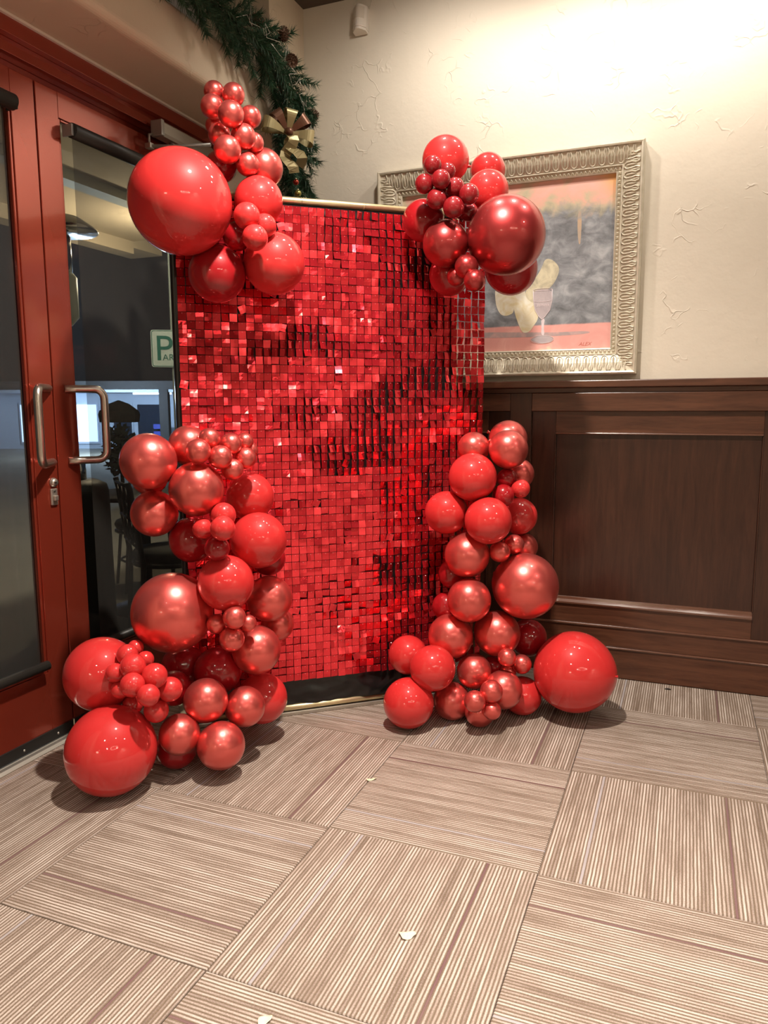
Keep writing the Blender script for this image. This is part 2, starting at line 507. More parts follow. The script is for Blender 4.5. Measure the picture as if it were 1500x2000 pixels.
for k in range(5):
    s0 = 0.170 + (k - 1) * pitch
    wp('stile', s0, s0 + 0.096, 1.556, 1.593, 0.241, 1.278, M['wood_z'], 0.002)
    a, b = s0 + 0.096, s0 + pitch
    if b > X1: b = X1
    wp('top_rail', a + 0.0005, b - 0.0005, 1.558, 1.593, 1.198, 1.277, M['wood_x'], 0.002)
    # inner frame around the raised field
    wp('panel_stile', a, a + 0.106, 1.580, 1.593, 0.241, 1.198, M['wood_z'], 0.0015)
    wp('panel_stile', b - 0.106, b, 1.580, 1.593, 0.241, 1.198, M['wood_z'], 0.0015)
    wp('panel_rail', a + 0.106, b - 0.106, 1.580, 1.593, 1.104, 1.198, M['wood_x'], 0.0015)
    wp('panel_rail', a + 0.106, b - 0.106, 1.580, 1.593, 0.241, 0.328, M['wood_x'], 0.0015)
    wp('bead', a + 0.106, b - 0.106, 1.572, 1.593, 1.096, 1.104, M['wood_bead'], 0.003)
    bd = MB().prism_x([(1.593 - YW, 0.328), (1.570 - YW, 0.328), (1.570 - YW, 0.335), (1.576 - YW, 0.341), (1.583 - YW, 0.345), (1.586 - YW, 0.356), (1.593 - YW, 0.358)], a + 0.106, b - 0.106)
    bd.build('bead', M['wood_bead'], wain)
    wp('bead', a + 0.103, a + 0.109, 1.577, 1.593, 0.358, 1.096, M['wood_z'], 0.002)
    wp('bead', b - 0.109, b - 0.103, 1.577, 1.593, 0.358, 1.096, M['wood_z'], 0.002)
    wp('panel', a + 0.11, b - 0.11, 1.591, 1.5945, 0.345, 1.10, M['wood_z'], 0)

# ------------------------------------------------------------------ door frame
fr = struct(empty('trim_2', (XD, 0, 0)))
def fp(name, x0, x1, y0, y1, z0, z1, m, bevel=0.0015):
    return MB().box(x0 - XD, x1 - XD, y0, y1, z0, z1).build(name, m, fr, bevel=bevel)
fp('head_band', -1.24, -1.140, YL, YJ, 2.397, 2.4545, M['door_red'])
fp('head_band', -1.24, -1.168, YL, YJ, 2.352, 2.397, M['door_red'])
fp('head_stop', -1.24, -1.222, YL, YJ, 2.318, 2.352, M['door_red'])
fp('jamb', -1.24, -1.160, 1.225, YJ, 0.0, 2.352, M['door_red'])
fp('jamb', -1.24, -1.160, YL, -0.745, 0.0, 2.352, M['door_red'])
fp('corner_highlight', -1.141, -1.128, YL, YJ, 2.4465, 2.4550, M['white_plastic'], 0.001)  # pale strip: highlight of the soffit's corner bead, put into the colour
th = MB().prism_y([(-1.26 - XD, -0.02), (-1.147 - XD, -0.02), (-1.147 - XD, 0.001), (-1.158 - XD, 0.009), (-1.172 - XD, 0.0105), (-1.174 - XD, 0.008), (-1.178 - XD, 0.0105), (-1.26 - XD, 0.0105)], YL, YJ)
th.build('threshold', M['alu'], fr)

# ------------------------------------------------------------------ doors
def make_door(name, y0, y1, meet_hi):
    """y0..y1 width; meet_hi: meeting stile at the y1 side"""
    d = struct(empty(name, (XD, y0 if meet_hi else y1, 0)))
    oy = y0 if meet_hi else y1
    def dp(nm, a0, a1, b0, b1, c0, c1, m, bevel=0.002, parent=None):
        return MB().box(a0 - XD, a1 - XD, b0 - oy, b1 - oy, c0, c1).build(nm, m, d if parent is None else parent, bevel=bevel)
    xb = XD - 0.045
    st = 0.100
    dp('stile', xb, XD, y0, y0 + st, 0.050, 2.318, M['door_red'])
    dp('stile', xb, XD, y1 - st, y1, 0.050, 2.318, M['door_red'])
    dp('top_rail', xb, XD, y0 + st, y1 - st, 2.232, 2.318, M['door_red'], 0.0008)
    dp('bottom_rail', xb, XD, y0 + st, y1 - st, 0.050, 0.268, M['door_red'], 0.0008)
    dp('glass_pane', XD - 0.027, XD - 0.021, y0 + st, y1 - st, 0.262, 2.238, M['glass'], 0)
    # glazing stops
    g = 0.011
    for (b0, b1, c0, c1) in ((y0 + st, y0 + st + g, 0.268, 2.232), (y1 - st - g, y1 - st, 0.268, 2.232), (y0 + st + g, y1 - st - g, 0.268, 0.268 + g), (y0 + st + g, y1 - st - g, 2.232 - g, 2.232)):
        dp('glazing_stop', XD - 0.020, XD - 0.004, b0, b1, c0, c1, M['door_red'], 0.003)
    sw = dp('door_sweep', XD - 0.003, XD + 0.006, y0 + 0.004, y1 - 0.004, 0.013, 0.052, M['black_rubber'], 0.001)
    for k in range(6):
        yy = y0 + 0.08 + k * (y1 - y0 - 0.16) / 5 - oy
        MB().lathe([(0.0045, 0), (0.0045, 0.001), (0.002, 0.003)], 10).build('rivet', M['alu'], sw, loc=(0.006, yy, 0.030), rot=(0, PI / 2, 0))
    return d, oy

door1, oy1 = make_door('door_1', -0.700, 0.234, True)
door2, oy2 = make_door('door_2', 0.240, 1.172, False)

def pull(door, oy, ym, yg):
    """bent tube pull: mounts on the stile at ym, grip stands off at yg"""
    zt, zb = 1.288, 1.026
    xm, xg = XD, XD + 0.075
    pts = []
    def lerp(t): return (xm + (xg - xm) * t - XD, ym + (yg - ym) * t - oy)
    r = 0.035
    L = math.hypot(xg - xm, yg - ym)
    for t in (0.0, 0.3, 1 - r / L):
        q = lerp(t); pts.append((q[0], q[1], zt))
    for k in range(1, 7):
        an = k / 6 * PI / 2
        q = lerp(1 - r / L + r / L * math.sin(an)); pts.append((q[0], q[1], zt - r + r * math.cos(an)))
    for k in range(0, 6):
        an = k / 6 * PI / 2
        q = lerp(1 - r / L + r / L * math.cos(an)); pts.append((q[0], q[1], zb + r - r * math.sin(an)))
    for t in (1 - r / L, 0.3, 0.0):
        q = lerp(t); pts.append((q[0], q[1], zb))
    o = MB().tube(pts, 0.0142, 14).build('pull_handle', M['steel'], door)
    o['label'] = 'brushed steel pull handle'
pull(door1, oy1, 0.216, 0.094)
pull(door2, oy2, 0.290, 0.408)
# lock on the left leaf
lk = MB().lathe([(0.0165, 0), (0.0165, 0.006), (0.013, 0.010), (0.013, 0.013), (0.0, 0.013)], 20).build('lock_cylinder', M['alu'], door1, loc=(0, 0.209 - oy1, 0.954), rot=(0, PI / 2, 0))
MB().box(-0.0022, 0.0022, -0.006, 0.006, 0, 0.0015).build('keyway', M['keyhole'], lk, loc=(0, 0, 0.013))
lp = MB().box(0, 0.008, -0.015, 0.015, -0.030, 0.030).build('lock_plate', M['alu'], door1, bevel=0.003, loc=(0, 0.207 - oy1, 0.902))
MB().box(0.008, 0.018, -0.009, 0.009, -0.014, 0.006).build('thumb_slide', M['alu'], lp, bevel=0.003)
MB().lathe([(0.004, 0), (0.004, 0.0008), (0, 0.001)], 12).build('indicator', M['keyhole'], lp, loc=(0.008, 0, 0.020), rot=(0, PI / 2, 0))
# roller shades: tube, open-weave screen, hem bar
def shade(door, oy, y0, y1, f0, f1, zt, label):
    t = MB().tube([(XD + 0.034 - XD, y0 - oy, zt), (0.034, y1 - oy, zt)], 0.026, 18).build('shade_roller', M['dark_tube'], door)
    MB().box(0.0, 0.045, -0.010, 0.0, -0.02, 0.02).build('bracket', M['dark_tube'] if oy == oy1 else M['alu_grey'], t, bevel=0.002, loc=(0.0, (y0 if oy == oy2 else y1) - oy + (0 if oy == oy2 else 0.010), zt))
    s = MB().box(0.0215, 0.0223, f0 - oy, f1 - oy, 0.310, zt).build('shade_screen', M['screen'], door)
    s['label'] = label
    MB().tube([(0.022, f0 - 0.03 - oy if oy == oy1 else f0 - oy, 0.306), (0.022, f1 + (0.032 if oy == oy1 else 0) - oy, 0.306)], 0.017, 12).build('hem_bar', M['dark_tube'], door)
shade(door1, oy1, -0.64, 0.112, -0.62, 0.080, 2.198, 'dark open-weave roller shade')
shade(door2, oy2, 0.362, 1.07, 0.376, 1.055, 2.192, 'dark open-weave roller shade')

# door closer on the frame head
dc = empty('door_closer', (XD, 0.80, 2.34))
tag(dc, 'silver door closer with jointed arm above the right glass door', 'door closer')
MB().prism_y([(0.035, -0.030), (0.078, -0.030), (0.086, -0.020), (0.086, 0.020), (0.078, 0.028), (0.035, 0.028)], 0.02, 0.36).build('closer_body', M['alu'], dc)
MB().box(0.033, 0.088, 0.0, 0.0195, -0.032, 0.030).build('end_cap', M['alu_grey'], dc, bevel=0.003)
MB().box(0.02, 0.036, 0.03, 0.34, -0.02, 0.02).build('mount_plate', M['alu_grey'], dc)
arm = MB().tube([(0.04, -0.02, -0.075), (0.12, 0.03, -0.073), (0.27, 0.07, -0.072)], 0.0075, 8).build('arm', M['alu_grey'], dc)
MB().box(0.024, 0.052, -0.03, -0.005, -0.085, -0.064).build('fork', M['alu'], dc, bevel=0.002)
MB().tube([(0.05, 0.10, -0.03), (0.12, 0.05, -0.068)], 0.006, 8).build('link', M['alu_grey'], dc)
MB().tube([(0.038, -0.018, -0.064), (0.038, -0.018, -0.03), (0.038, 0.01, -0.02)], 0.005, 8).build('pivot', M['alu_grey'], dc)

# ------------------------------------------------------------------ motion sensor high on the painting wall
ms = empty('motion_sensor', (-0.565, YW, 2.975))
tag(ms, 'small white motion sensor high on the cream wall near the corner', 'sensor')
pr = [(-0.034, 0.0), (-0.034, -0.030)] + [(-0.034 + 0.068 * k / 8, -0.030 - 0.030 * math.sin(PI * k / 8)) for k in range(1, 8)] + [(0.034, -0.030), (0.034, 0.0)]
bm_ = MB().prism_z(pr, -0.044, 0.054)
bm_.prism_z([(x_ * 0.94, y_ * 0.94) for x_, y_ in pr], -0.056, -0.044)
bm_.build('housing', M['white_plastic'], ms, bevel=0.002, rot=(-0.14, 0, 0))
win = [(-0.026 + 0.052 * k / 8, -0.0325 - 0.030 * math.sin(PI * (k * 0.76 + 0.96) / 8)) for k in range(9)]
w2 = MB()
w2.prism_z(win + [(x_, y_ + 0.004) for x_, y_ in reversed(win)], -0.008, 0.044)
w2.build('lens_window', M['lens'], ms, rot=(-0.14, 0, 0))
MB().box(-0.02, 0.02, -0.012, 0.0, -0.03, 0.04).build('wall_bracket', M['white_plastic'], ms)

# ================================================================== balloons
BALLOONS = [
    ('UL','G',-0.638,0.272,1.876,0.1650,'giant glossy red balloon at upper left, in front of the door closer'),
    ('UL','M',-0.488,0.548,2.039,0.0663,'medium metallic red balloon beside the gold ribbon bow'),
    ('UL','D',-0.606,0.465,2.036,0.0537,'dark red balloon half hidden behind the giant upper-left balloon and the tiny stack'),
    ('UL','G',-0.474,0.485,1.914,0.0820,'glossy red balloon touching the left end of the gold top rail'),
    ('UL','D',-0.570,0.496,1.810,0.0501,'shadowed dark red balloon just right of the giant upper-left balloon'),
    ('UL','G',-0.447,0.364,1.836,0.0432,'small glossy red balloon, upper left of the trio between larger upper-left balloons'),
    ('UL','G',-0.422,0.432,1.818,0.0391,'small glossy red balloon, right one of the trio between larger upper-left balloons'),
    ('UL','G',-0.414,0.356,1.764,0.0416,'small glossy red balloon, lowest of the trio between larger upper-left balloons'),
    ('UL','D',-0.602,0.413,1.672,0.0967,'deep red glossy balloon hanging under the giant upper-left balloon'),
    ('UL','G',-0.439,0.521,1.712,0.1051,'bright glossy red balloon hanging over the top left of the sequins'),
    ('UL','M',-0.607,0.438,2.266,0.0343,'tiny metallic balloon, top left of the stack above the giant upper-left balloon'),
    ('UL','M',-0.537,0.446,2.249,0.0376,'tiny metallic balloon, top right of the stack above the giant upper-left balloon'),
    ('UL','M',-0.590,0.400,2.204,0.0391,'tiny metallic balloon at the left of the second row of the upper-left stack'),
    ('UL','M',-0.501,0.371,2.158,0.0417,'tiny metallic balloon in the middle of the second row of the upper-left stack'),
    ('UL','M',-0.506,0.498,2.192,0.0368,'tiny metallic balloon at the right of the second row of the upper-left stack'),
    ('UL','M',-0.619,0.454,2.165,0.0316,'tiny metallic balloon mostly hidden behind the upper-left stack at its left edge'),
    ('UL','M',-0.574,0.413,2.117,0.0380,'tiny metallic balloon at the left of the third row of the upper-left stack'),
    ('UL','M',-0.489,0.423,2.104,0.0412,'tiny metallic balloon in the middle of the third row of the upper-left stack'),
    ('UL','M',-0.488,0.487,2.104,0.0335,'tiny metallic balloon peeking out at the right of the third row'),
    ('UL','M',-0.517,0.369,2.051,0.0442,'tiny metallic balloon low in the upper-left stack, just above the giant balloon\'s right shoulder'),
    ('UL','M',-0.490,0.445,2.024,0.0386,'tiny metallic balloon at the very bottom of the upper-left stack'),
    ('UR','W',0.284,0.916,1.824,0.1389,'large metallic wine red balloon in front of the painting'),
    ('UR','G',0.053,0.922,2.109,0.0855,'glossy red balloon at the top of the upper-right cluster'),
    ('UR','G',0.165,1.106,2.111,0.0657,'glossy red balloon behind another at the upper right, overlapping the painting frame'),
    ('UR','G',0.188,1.020,2.012,0.0769,'glossy red balloon directly above the large metallic wine balloon'),
    ('UR','W',0.072,0.869,1.804,0.0833,'medium metallic wine balloon left of the large metallic wine one'),
    ('UR','D',-0.031,0.922,1.905,0.0779,'dark red glossy balloon at the right end of the gold top rail'),
    ('UR','D',0.051,0.991,1.715,0.0785,'dark red glossy balloon at the bottom of the upper-right cluster, over the sequins'),
    ('UR','D',0.259,1.124,1.745,0.0999,'dark red glossy balloon tucked under the large metallic wine balloon'),
    ('UR','V',0.049,0.786,2.055,0.0313,'tiny wine balloon at the top left of the bunch on the upper-right cluster'),
    ('UR','V',0.088,0.839,2.045,0.0280,'tiny wine balloon at the top right of the bunch on the upper-right cluster'),
    ('UR','V',0.021,0.779,1.993,0.0335,'tiny wine balloon at the far left of the bunch on the upper-right cluster'),
    ('UR','V',0.083,0.774,2.000,0.0331,'tiny wine balloon near the top centre of the bunch on the upper-right cluster'),
    ('UR','V',0.118,0.829,1.984,0.0336,'tiny wine balloon in the centre right of the bunch on the upper-right cluster'),
    ('UR','V',0.172,0.819,1.953,0.0352,'tiny wine balloon at the far right of the bunch on the upper-right cluster'),
    ('UR','V',0.063,0.789,1.940,0.0355,'tiny wine balloon at the lower left of the bunch on the upper-right cluster'),
    ('UR','V',0.123,0.796,1.908,0.0372,'tiny wine balloon at the bottom of the bunch on the upper-right cluster'),
    ('UR','V',0.147,0.912,1.917,0.0328,'tiny wine balloon at the lower right of the bunch, touching the large metallic one'),
    ('UR','W',0.160,0.839,1.712,0.0423,'small metallic wine balloon, top of the trio under the upper-right cluster'),
    ('UR','W',0.110,0.885,1.689,0.0355,'small metallic wine balloon, left of the trio under the upper-right cluster'),
    ('UR','W',0.199,0.809,1.658,0.0380,'small metallic wine balloon, lower right of the trio under the upper-right cluster'),
    ('UR','V',0.068,0.889,1.983,0.0500,'dark wine balloon mostly hidden in the middle of the tiny upper-right bunch'),
    ('UR','V',0.107,0.963,1.954,0.0472,'dark wine balloon mostly hidden beside the large metallic wine balloon'),
    ('LL','M',-0.720,0.158,1.044,0.0921,'metallic red balloon at the top left of the lower-left column, beside the door pull'),
    ('LL','M',-0.669,0.306,1.090,0.0680,'metallic red balloon at the very top of the lower-left column, behind small ones'),
    ('LL','M',-0.808,0.267,0.978,0.0616,'metallic red balloon almost hidden behind the top left ones of the lower-left column'),
    ('LL','M',-0.586,0.229,0.950,0.0908,'metallic red balloon in front near the top of the lower-left column'),
    ('LL','M',-0.737,0.196,0.865,0.0782,'metallic red balloon at the left edge of the column, below the topmost left one'),
    ('LL','G',-0.536,0.476,0.899,0.0867,'glossy red balloon right of the front metallic one, against the sequins'),
    ('LL','D',-0.657,0.290,0.765,0.0791,'deep red glossy balloon in the middle of the lower-left column\'s left side'),
    ('LL','G',-0.462,0.407,0.756,0.0986,'bright glossy red balloon bulging over the sequins at mid height on the left'),
    ('LL','D',-0.498,0.531,0.664,0.0630,'dark red balloon showing beneath the bright bulging one on the left'),
    ('LL','G',-0.493,0.244,0.636,0.0935,'glossy red balloon just above the large metallic balloon of the lower-left column'),
    ('LL','M',-0.457,0.461,0.533,0.0832,'metallic red balloon at the right edge of the left column, above its hidden twin'),
    ('LL','M',-0.482,0.558,0.408,0.0621,'metallic red balloon half hidden at the right edge of the left column'),
    ('LL','M',-0.675,0.188,0.530,0.1354,'large metallic red balloon at the left of the lower-left column'),
    ('LL','M',-0.458,0.367,0.370,0.0860,'metallic red balloon at the right of the left column, below the small cluster of four'),
    ('LL','D',-0.589,0.317,0.292,0.0841,'dark glossy red balloon in shadow under the large metallic left one'),
    ('LL','D',-0.739,0.320,0.291,0.0784,'dark red balloon deep in the gap below the large metallic left one'),
    ('LL','D',-0.682,0.190,0.260,0.0607,'dark red balloon showing right of the tiny glossy bunch'),
    ('LL','G',-0.484,0.438,0.160,0.0925,'glossy red balloon on the floor beside the left end of the gold bottom rail'),
    ('LL','G',-0.840,0.023,0.347,0.1213,'big glossy red balloon against the door at the lower left'),
    ('LL','G',-0.732,-0.070,0.141,0.1412,'giant glossy red balloon resting on the carpet at the far left front'),
    ('LL','M',-0.539,0.171,0.244,0.0741,'metallic red balloon right of the tiny glossy bunch'),
    ('LL','M',-0.450,0.269,0.198,0.0695,'metallic red balloon at the base of the left column, second from right'),
    ('LL','M',-0.582,0.081,0.155,0.0670,'metallic red balloon at the base, just right of the giant front balloon'),
    ('LL','D',-0.647,0.145,0.068,0.0694,'dark red balloon touching the carpet behind the giant front balloon'),
    ('LL','M',-0.463,0.140,0.111,0.0790,'metallic red balloon hovering lowest in front at the base of the left column'),
    ('LL','M',-0.557,0.270,1.115,0.0364,'tiny metallic balloon at the upper left of the bunch atop the left column'),
    ('LL','M',-0.553,0.200,1.078,0.0408,'tiny metallic balloon at the far left of the bunch atop the left column'),
    ('LL','M',-0.514,0.331,1.096,0.0371,'tiny metallic balloon at the upper middle of the bunch atop the left column'),
    ('LL','M',-0.501,0.397,1.102,0.0304,'tiny metallic balloon at the upper right of the bunch atop the left column'),
    ('LL','M',-0.511,0.442,1.068,0.0310,'tiny metallic balloon hidden at the far right of the bunch atop the left column'),
    ('LL','M',-0.508,0.257,1.056,0.0398,'tiny metallic balloon at the centre of the bunch atop the left column'),
    ('LL','M',-0.484,0.371,1.046,0.0377,'tiny metallic balloon at the right of the bunch atop the left column'),
    ('LL','M',-0.499,0.313,1.011,0.0370,'tiny metallic balloon at the bottom of the bunch atop the left column'),
    ('LL','G',-0.492,0.240,0.866,0.0417,'small glossy balloon, top of the four in the middle of the left column'),
    ('LL','G',-0.547,0.200,0.824,0.0342,'small glossy balloon, leftmost of the four in the middle of the left column'),
    ('LL','G',-0.457,0.182,0.832,0.0407,'small glossy balloon, front centre of the four in the middle of the left column'),
    ('LL','D',-0.496,0.204,0.760,0.0414,'small dark glossy balloon, lowest of the four in the middle of the left column'),
    ('LL','M',-0.510,0.206,0.502,0.0328,'small metallic balloon, leftmost of the four right of the large metallic one'),
    ('LL','M',-0.434,0.199,0.534,0.0378,'small metallic balloon, topmost of the four right of the large metallic one'),
    ('LL','M',-0.431,0.273,0.495,0.0296,'small metallic balloon, rightmost of the four right of the large metallic one'),
    ('LL','M',-0.456,0.212,0.455,0.0418,'small metallic balloon, lowest of the four right of the large metallic one'),
    ('LL','G',-0.730,0.064,0.437,0.0264,'tiny glossy balloon at the very top of the lower-left bunch of twelve'),
    ('LL','G',-0.717,0.009,0.432,0.0344,'tiny glossy balloon second from the top of the lower-left bunch of twelve'),
    ('LL','G',-0.680,0.049,0.408,0.0279,'tiny glossy balloon at the upper right of the lower-left bunch of twelve'),
    ('LL','G',-0.666,-0.026,0.411,0.0404,'tiny glossy balloon at the upper middle of the lower-left bunch of twelve'),
    ('LL','G',-0.721,-0.046,0.390,0.0303,'tiny glossy balloon at the far left of the lower-left bunch of twelve'),
    ('LL','G',-0.601,-0.006,0.382,0.0405,'tiny glossy balloon at the middle right of the lower-left bunch of twelve'),
    ('LL','G',-0.633,-0.071,0.371,0.0379,'tiny glossy balloon at the centre left of the lower-left bunch of twelve'),
    ('LL','G',-0.709,-0.042,0.335,0.0286,'tiny glossy balloon at the lower left edge of the lower-left bunch of twelve'),
    ('LL','G',-0.574,-0.071,0.346,0.0344,'tiny glossy balloon in the front centre of the lower-left bunch of twelve'),
    ('LL','G',-0.580,0.040,0.325,0.0396,'tiny glossy balloon at the far right of the lower-left bunch of twelve'),
    ('LL','G',-0.720,0.026,0.258,0.0330,'tiny glossy balloon at the bottom left of the lower-left bunch of twelve'),
    ('LL','G',-0.621,0.019,0.256,0.0394,'tiny glossy balloon at the very bottom of the lower-left bunch of twelve'),
    ('LR','M',0.252,1.157,1.088,0.0764,'metallic red balloon behind the topmost of the lower-right column'),
    ('LR','M',0.283,1.024,1.055,0.0751,'metallic red balloon at the top right of the lower-right column'),
    ('LR','M',0.136,1.057,1.056,0.0636,'metallic red balloon at the top left of the lower-right column'),
    ('LR','G',0.161,0.955,0.950,0.0927,'glossy red balloon near the top left of the lower-right column'),
    ('LR','M',0.292,1.178,0.949,0.0628,'metallic red balloon behind the tiny dark trio at the right edge'),
    ('LR','D',0.275,1.042,0.942,0.0386,'tiny dark glossy balloon, upper left of the trio on the lower-right column'),
    ('LR','G',0.332,1.031,0.905,0.0361,'tiny glossy balloon, rightmost of the trio on the lower-right column'),
    ('LR','D',0.272,0.998,0.880,0.0425,'tiny dark glossy balloon, lower left of the trio on the lower-right column'),
    ('LR','G',0.058,0.952,0.808,0.0848,'glossy red balloon at the left edge of the lower-right column, over the sequins'),
    ('LR','G',0.232,0.924,0.789,0.0897,'glossy red balloon at the front centre of the lower-right column'),
    ('LR','G',0.305,1.136,0.782,0.0745,'glossy red balloon at the right edge, below the tiny dark trio'),
    ('LR','M',0.145,0.946,0.646,0.0881,'metallic red balloon left of the tiny metallic pair on the right column'),
    ('LR','M',0.268,0.973,0.662,0.0405,'tiny metallic balloon, left of the pair above the large metallic right one'),
    ('LR','M',0.310,1.035,0.684,0.0388,'tiny metallic balloon, right of the pair above the large metallic right one'),
    ('LR','M',0.320,1.176,0.650,0.0572,'metallic red balloon peeking from behind the tiny pair at the right edge'),
    ('LR','M',0.360,1.025,0.524,0.1287,'large metallic red balloon on the right side of the lower-right column'),
    ('LR','D',0.068,1.018,0.550,0.0603,'dark red balloon half hidden at the left edge, middle of the right column'),
    ('LR','M',0.165,0.911,0.476,0.0854,'metallic red balloon left of the large metallic right one'),
    ('LR','D',0.044,1.010,0.415,0.0591,'dark red balloon half hidden at the left edge, lower in the right column'),
    ('LR','M',0.089,0.920,0.320,0.0889,'metallic red balloon above the lower-right glossy trio'),
    ('LR','M',0.257,1.001,0.328,0.0909,'metallic red balloon below the large metallic right one'),
    ('LR','D',0.351,1.149,0.278,0.0775,'dark glossy red balloon behind the giant right balloon\'s upper left'),
    ('LR','G',-0.070,0.866,0.242,0.0775,'glossy red balloon, upper left of the trio beside the gold bottom rail'),
    ('LR','G',0.059,0.786,0.230,0.0876,'glossy red balloon, upper right of the trio beside the gold bottom rail'),
    ('LR','G',-0.021,0.738,0.097,0.0968,'glossy red balloon on the carpet at the right end of the gold bottom rail'),
    ('LR','M',0.185,0.926,0.187,0.0685,'metallic red balloon in the centre of the right column\'s base'),
    ('LR','M',0.316,0.919,0.262,0.0357,'tiny metallic balloon, upper left of the trio near the giant right balloon'),
    ('LR','M',0.359,0.992,0.217,0.0385,'tiny metallic balloon, right of the trio near the giant right balloon'),
    ('LR','M',0.305,1.000,0.178,0.0325,'tiny metallic balloon, lowest of the trio near the giant right balloon'),
    ('LR','D',0.238,1.029,0.179,0.0441,'dark red balloon deep in the gap at the centre of the right base'),
    ('LR','M',0.111,0.875,0.073,0.0740,'metallic red balloon near the carpet right of the floor-standing glossy one'),
    ('LR','M',0.307,0.906,0.136,0.0745,'metallic red balloon at the right base, behind the tiny front trio'),
    ('LR','M',0.285,0.804,0.163,0.0428,'tiny metallic balloon, upper right of the front trio at the right base'),
    ('LR','M',0.233,0.759,0.133,0.0405,'tiny metallic balloon, left of the front trio at the right base'),
    ('LR','M',0.290,0.796,0.091,0.0345,'tiny metallic balloon, lowest of the front trio at the right base'),
    ('LR','M',0.230,0.847,0.056,0.0569,'metallic red balloon touching the carpet under the tiny front trio'),
    ('LR','G',0.358,1.022,0.076,0.0767,'glossy red balloon at the base, tucked left of the giant right balloon'),
    ('LR','G',0.552,1.057,0.189,0.1578,'giant glossy red balloon at the far right, in front of the wainscot'),
]
def balloon_mesh(name, mat):
    prof = []
    n = 26
    for k in range(n + 1):
        ph = PI * k / n
        r, z = math.sin(ph), math.cos(ph)
        if z < 0:                       # slightly drawn out towards the neck
            z *= 1.0 + 0.05 * (-z) ** 3
            r *= 1.0 - 0.03 * (-math.cos(ph)) ** 4
        prof.append((max(r, 0.004), z))
    return MB().lathe(prof, 44).mesh(name, mat)
KN = MB()
KN.lathe([(0.20, 0.55), (0.42, 0.15), (0.55, -0.25), (0.45, -0.6), (0.7, -0.75), (0.85, -1.15), (0.62, -1.2)], 12)
bal_me = {k: balloon_mesh('balloon', M['B_' + k]) for k in 'GDVMW'}
knot_me = {k: KN.mesh('knot', M['B_' + k]) for k in 'GDVMW'}
CN = {'UL': 'balloon cluster at the top left of the sequin backdrop', 'UR': 'balloon cluster at the top right of the sequin backdrop',
      'LL': 'balloon column at the lower left of the sequin backdrop', 'LR': 'balloon column at the lower right of the sequin backdrop'}
cent = {}
for g in CN:
    L = [Vector(b[2:5]) for b in BALLOONS if b[0] == g]
    cent[g] = sum(L, Vector()) / len(L)
NB = Vector((0.6485, -0.7612, 0))          # normal of the backdrop, towards the room
rb = random.Random(3)
for bi, (g, fin, bx, by, bz, br, lab) in enumerate(BALLOONS):
    p = Vector((bx, by, bz))
    o = link('balloon', bal_me[fin], None)
    o.location = p
    o.scale = (br, br, br)
    to_c = Vector((cent[g].x, cent[g].y, bz + rb.uniform(-0.05, 0.05))) - p
    d = to_c.normalized() * 0.6 - NB * 0.9 + Vector((rb.uniform(-.3, .3), rb.uniform(-.3, .3), rb.uniform(-.3, .3)))
    if lab.startswith('giant glossy red balloon at the far right'):
        d = Vector((0.83, -0.23, 0.09))
    d.normalize()
    o.rotation_euler = d.to_track_quat('-Z', 'Y').to_euler()
    tag(o, lab, 'balloon', CN[g])
    k = link('knot', knot_me[fin], o)
    s = (0.007 if br > 0.15 else 0.009) / br
    k.location = (0, 0, -1.05 - s * 0.2); k.scale = (s, s, s)

# ================================================================== sequin backdrop
A0 = Vector((-0.50903, 0.65285, 0.0)); RZ = math.radians(40.4284)
bd = empty('sequin_backdrop', A0, RZ)
tag(bd, 'freestanding backdrop of shimmering red square sequins on a gold tube frame', 'backdrop')
SL, SR, ZT = -0.378, 0.722, 1.968
MB().tube([(SL + 0.012, 0.012, 0.032), (SR, 0.012, 0.032)], 0.0125, 14).build('bottom_rail', M['gold'], bd)
tr_ = MB().tube([(SL + 0.012, 0.012, ZT), (SR, 0.012, ZT)], 0.0125, 14).build('top_rail', M['gold'], bd)
for s_ in (0.10, 0.34, 0.60):
    MB().tube([(s_, 0.012, ZT), (s_ + 0.004, 0.012, ZT)], 0.0135, 14).build('joint_ring', M['gold'], tr_)
for s_, y_ in ((SL + 0.022, 0.045), (SR, 0.012)):
    MB().tube([(s_, y_, 0.02), (s_, y_, ZT)], 0.008, 12).build('post', M['gold'], bd)
MB().box(SL - 0.01, SR + 0.01, 0.0, 0.05, 0.0, 0.016).build('base_bar', M['alu'], bd, bevel=0.003)
for s_ in (SL, SR):
    MB().box(s_ - 0.02, s_ + 0.02, 0.02, 0.34, 0.0, 0.010).build('foot', M['alu'], bd, bevel=0.002)
# black vinyl cover pulled over the frame, crumpled at the foot
cv = MB(); nx, nz = 70, 90
vs = []; fs = []
zc0, zc1 = 0.045, 1.955
for side, yy in ((0, 0.010), (1, 0.062)):
    for iz in range(nz + 1):
        tz = iz / nz; z_ = zc0 + (zc1 - zc0) * tz ** 1.6
        for ix in range(nx + 1):
            x_ = SL + 0.006 + (SR - SL - 0.014) * ix / nx
            am = 0.020 * max(0.0, 1 - z_ / 0.24)
            q = noise.noise(Vector((x_ * 9, z_ * 16, 1.3))) + 0.6 * noise.noise(Vector((x_ * 24, z_ * 30, 4.1)))
            vs.append((x_, yy - (am * (0.5 + q) if side == 0 else 0), z_))
m_ = (nx + 1) * (nz + 1)
for side in (0, 1):
    for iz in range(nz):
        for ix in range(nx):
            a = side * m_ + iz * (nx + 1) + ix
            fs.append((a, a + 1, a + nx + 2, a + nx + 1))
edge = list(range(0, nx + 1)) + [iz * (nx + 1) + nx for iz in range(1, nz + 1)] + [nz * (nx + 1) + ix for ix in range(nx - 1, -1, -1)] + [iz * (nx + 1) for iz in range(nz - 1, 0, -1)]
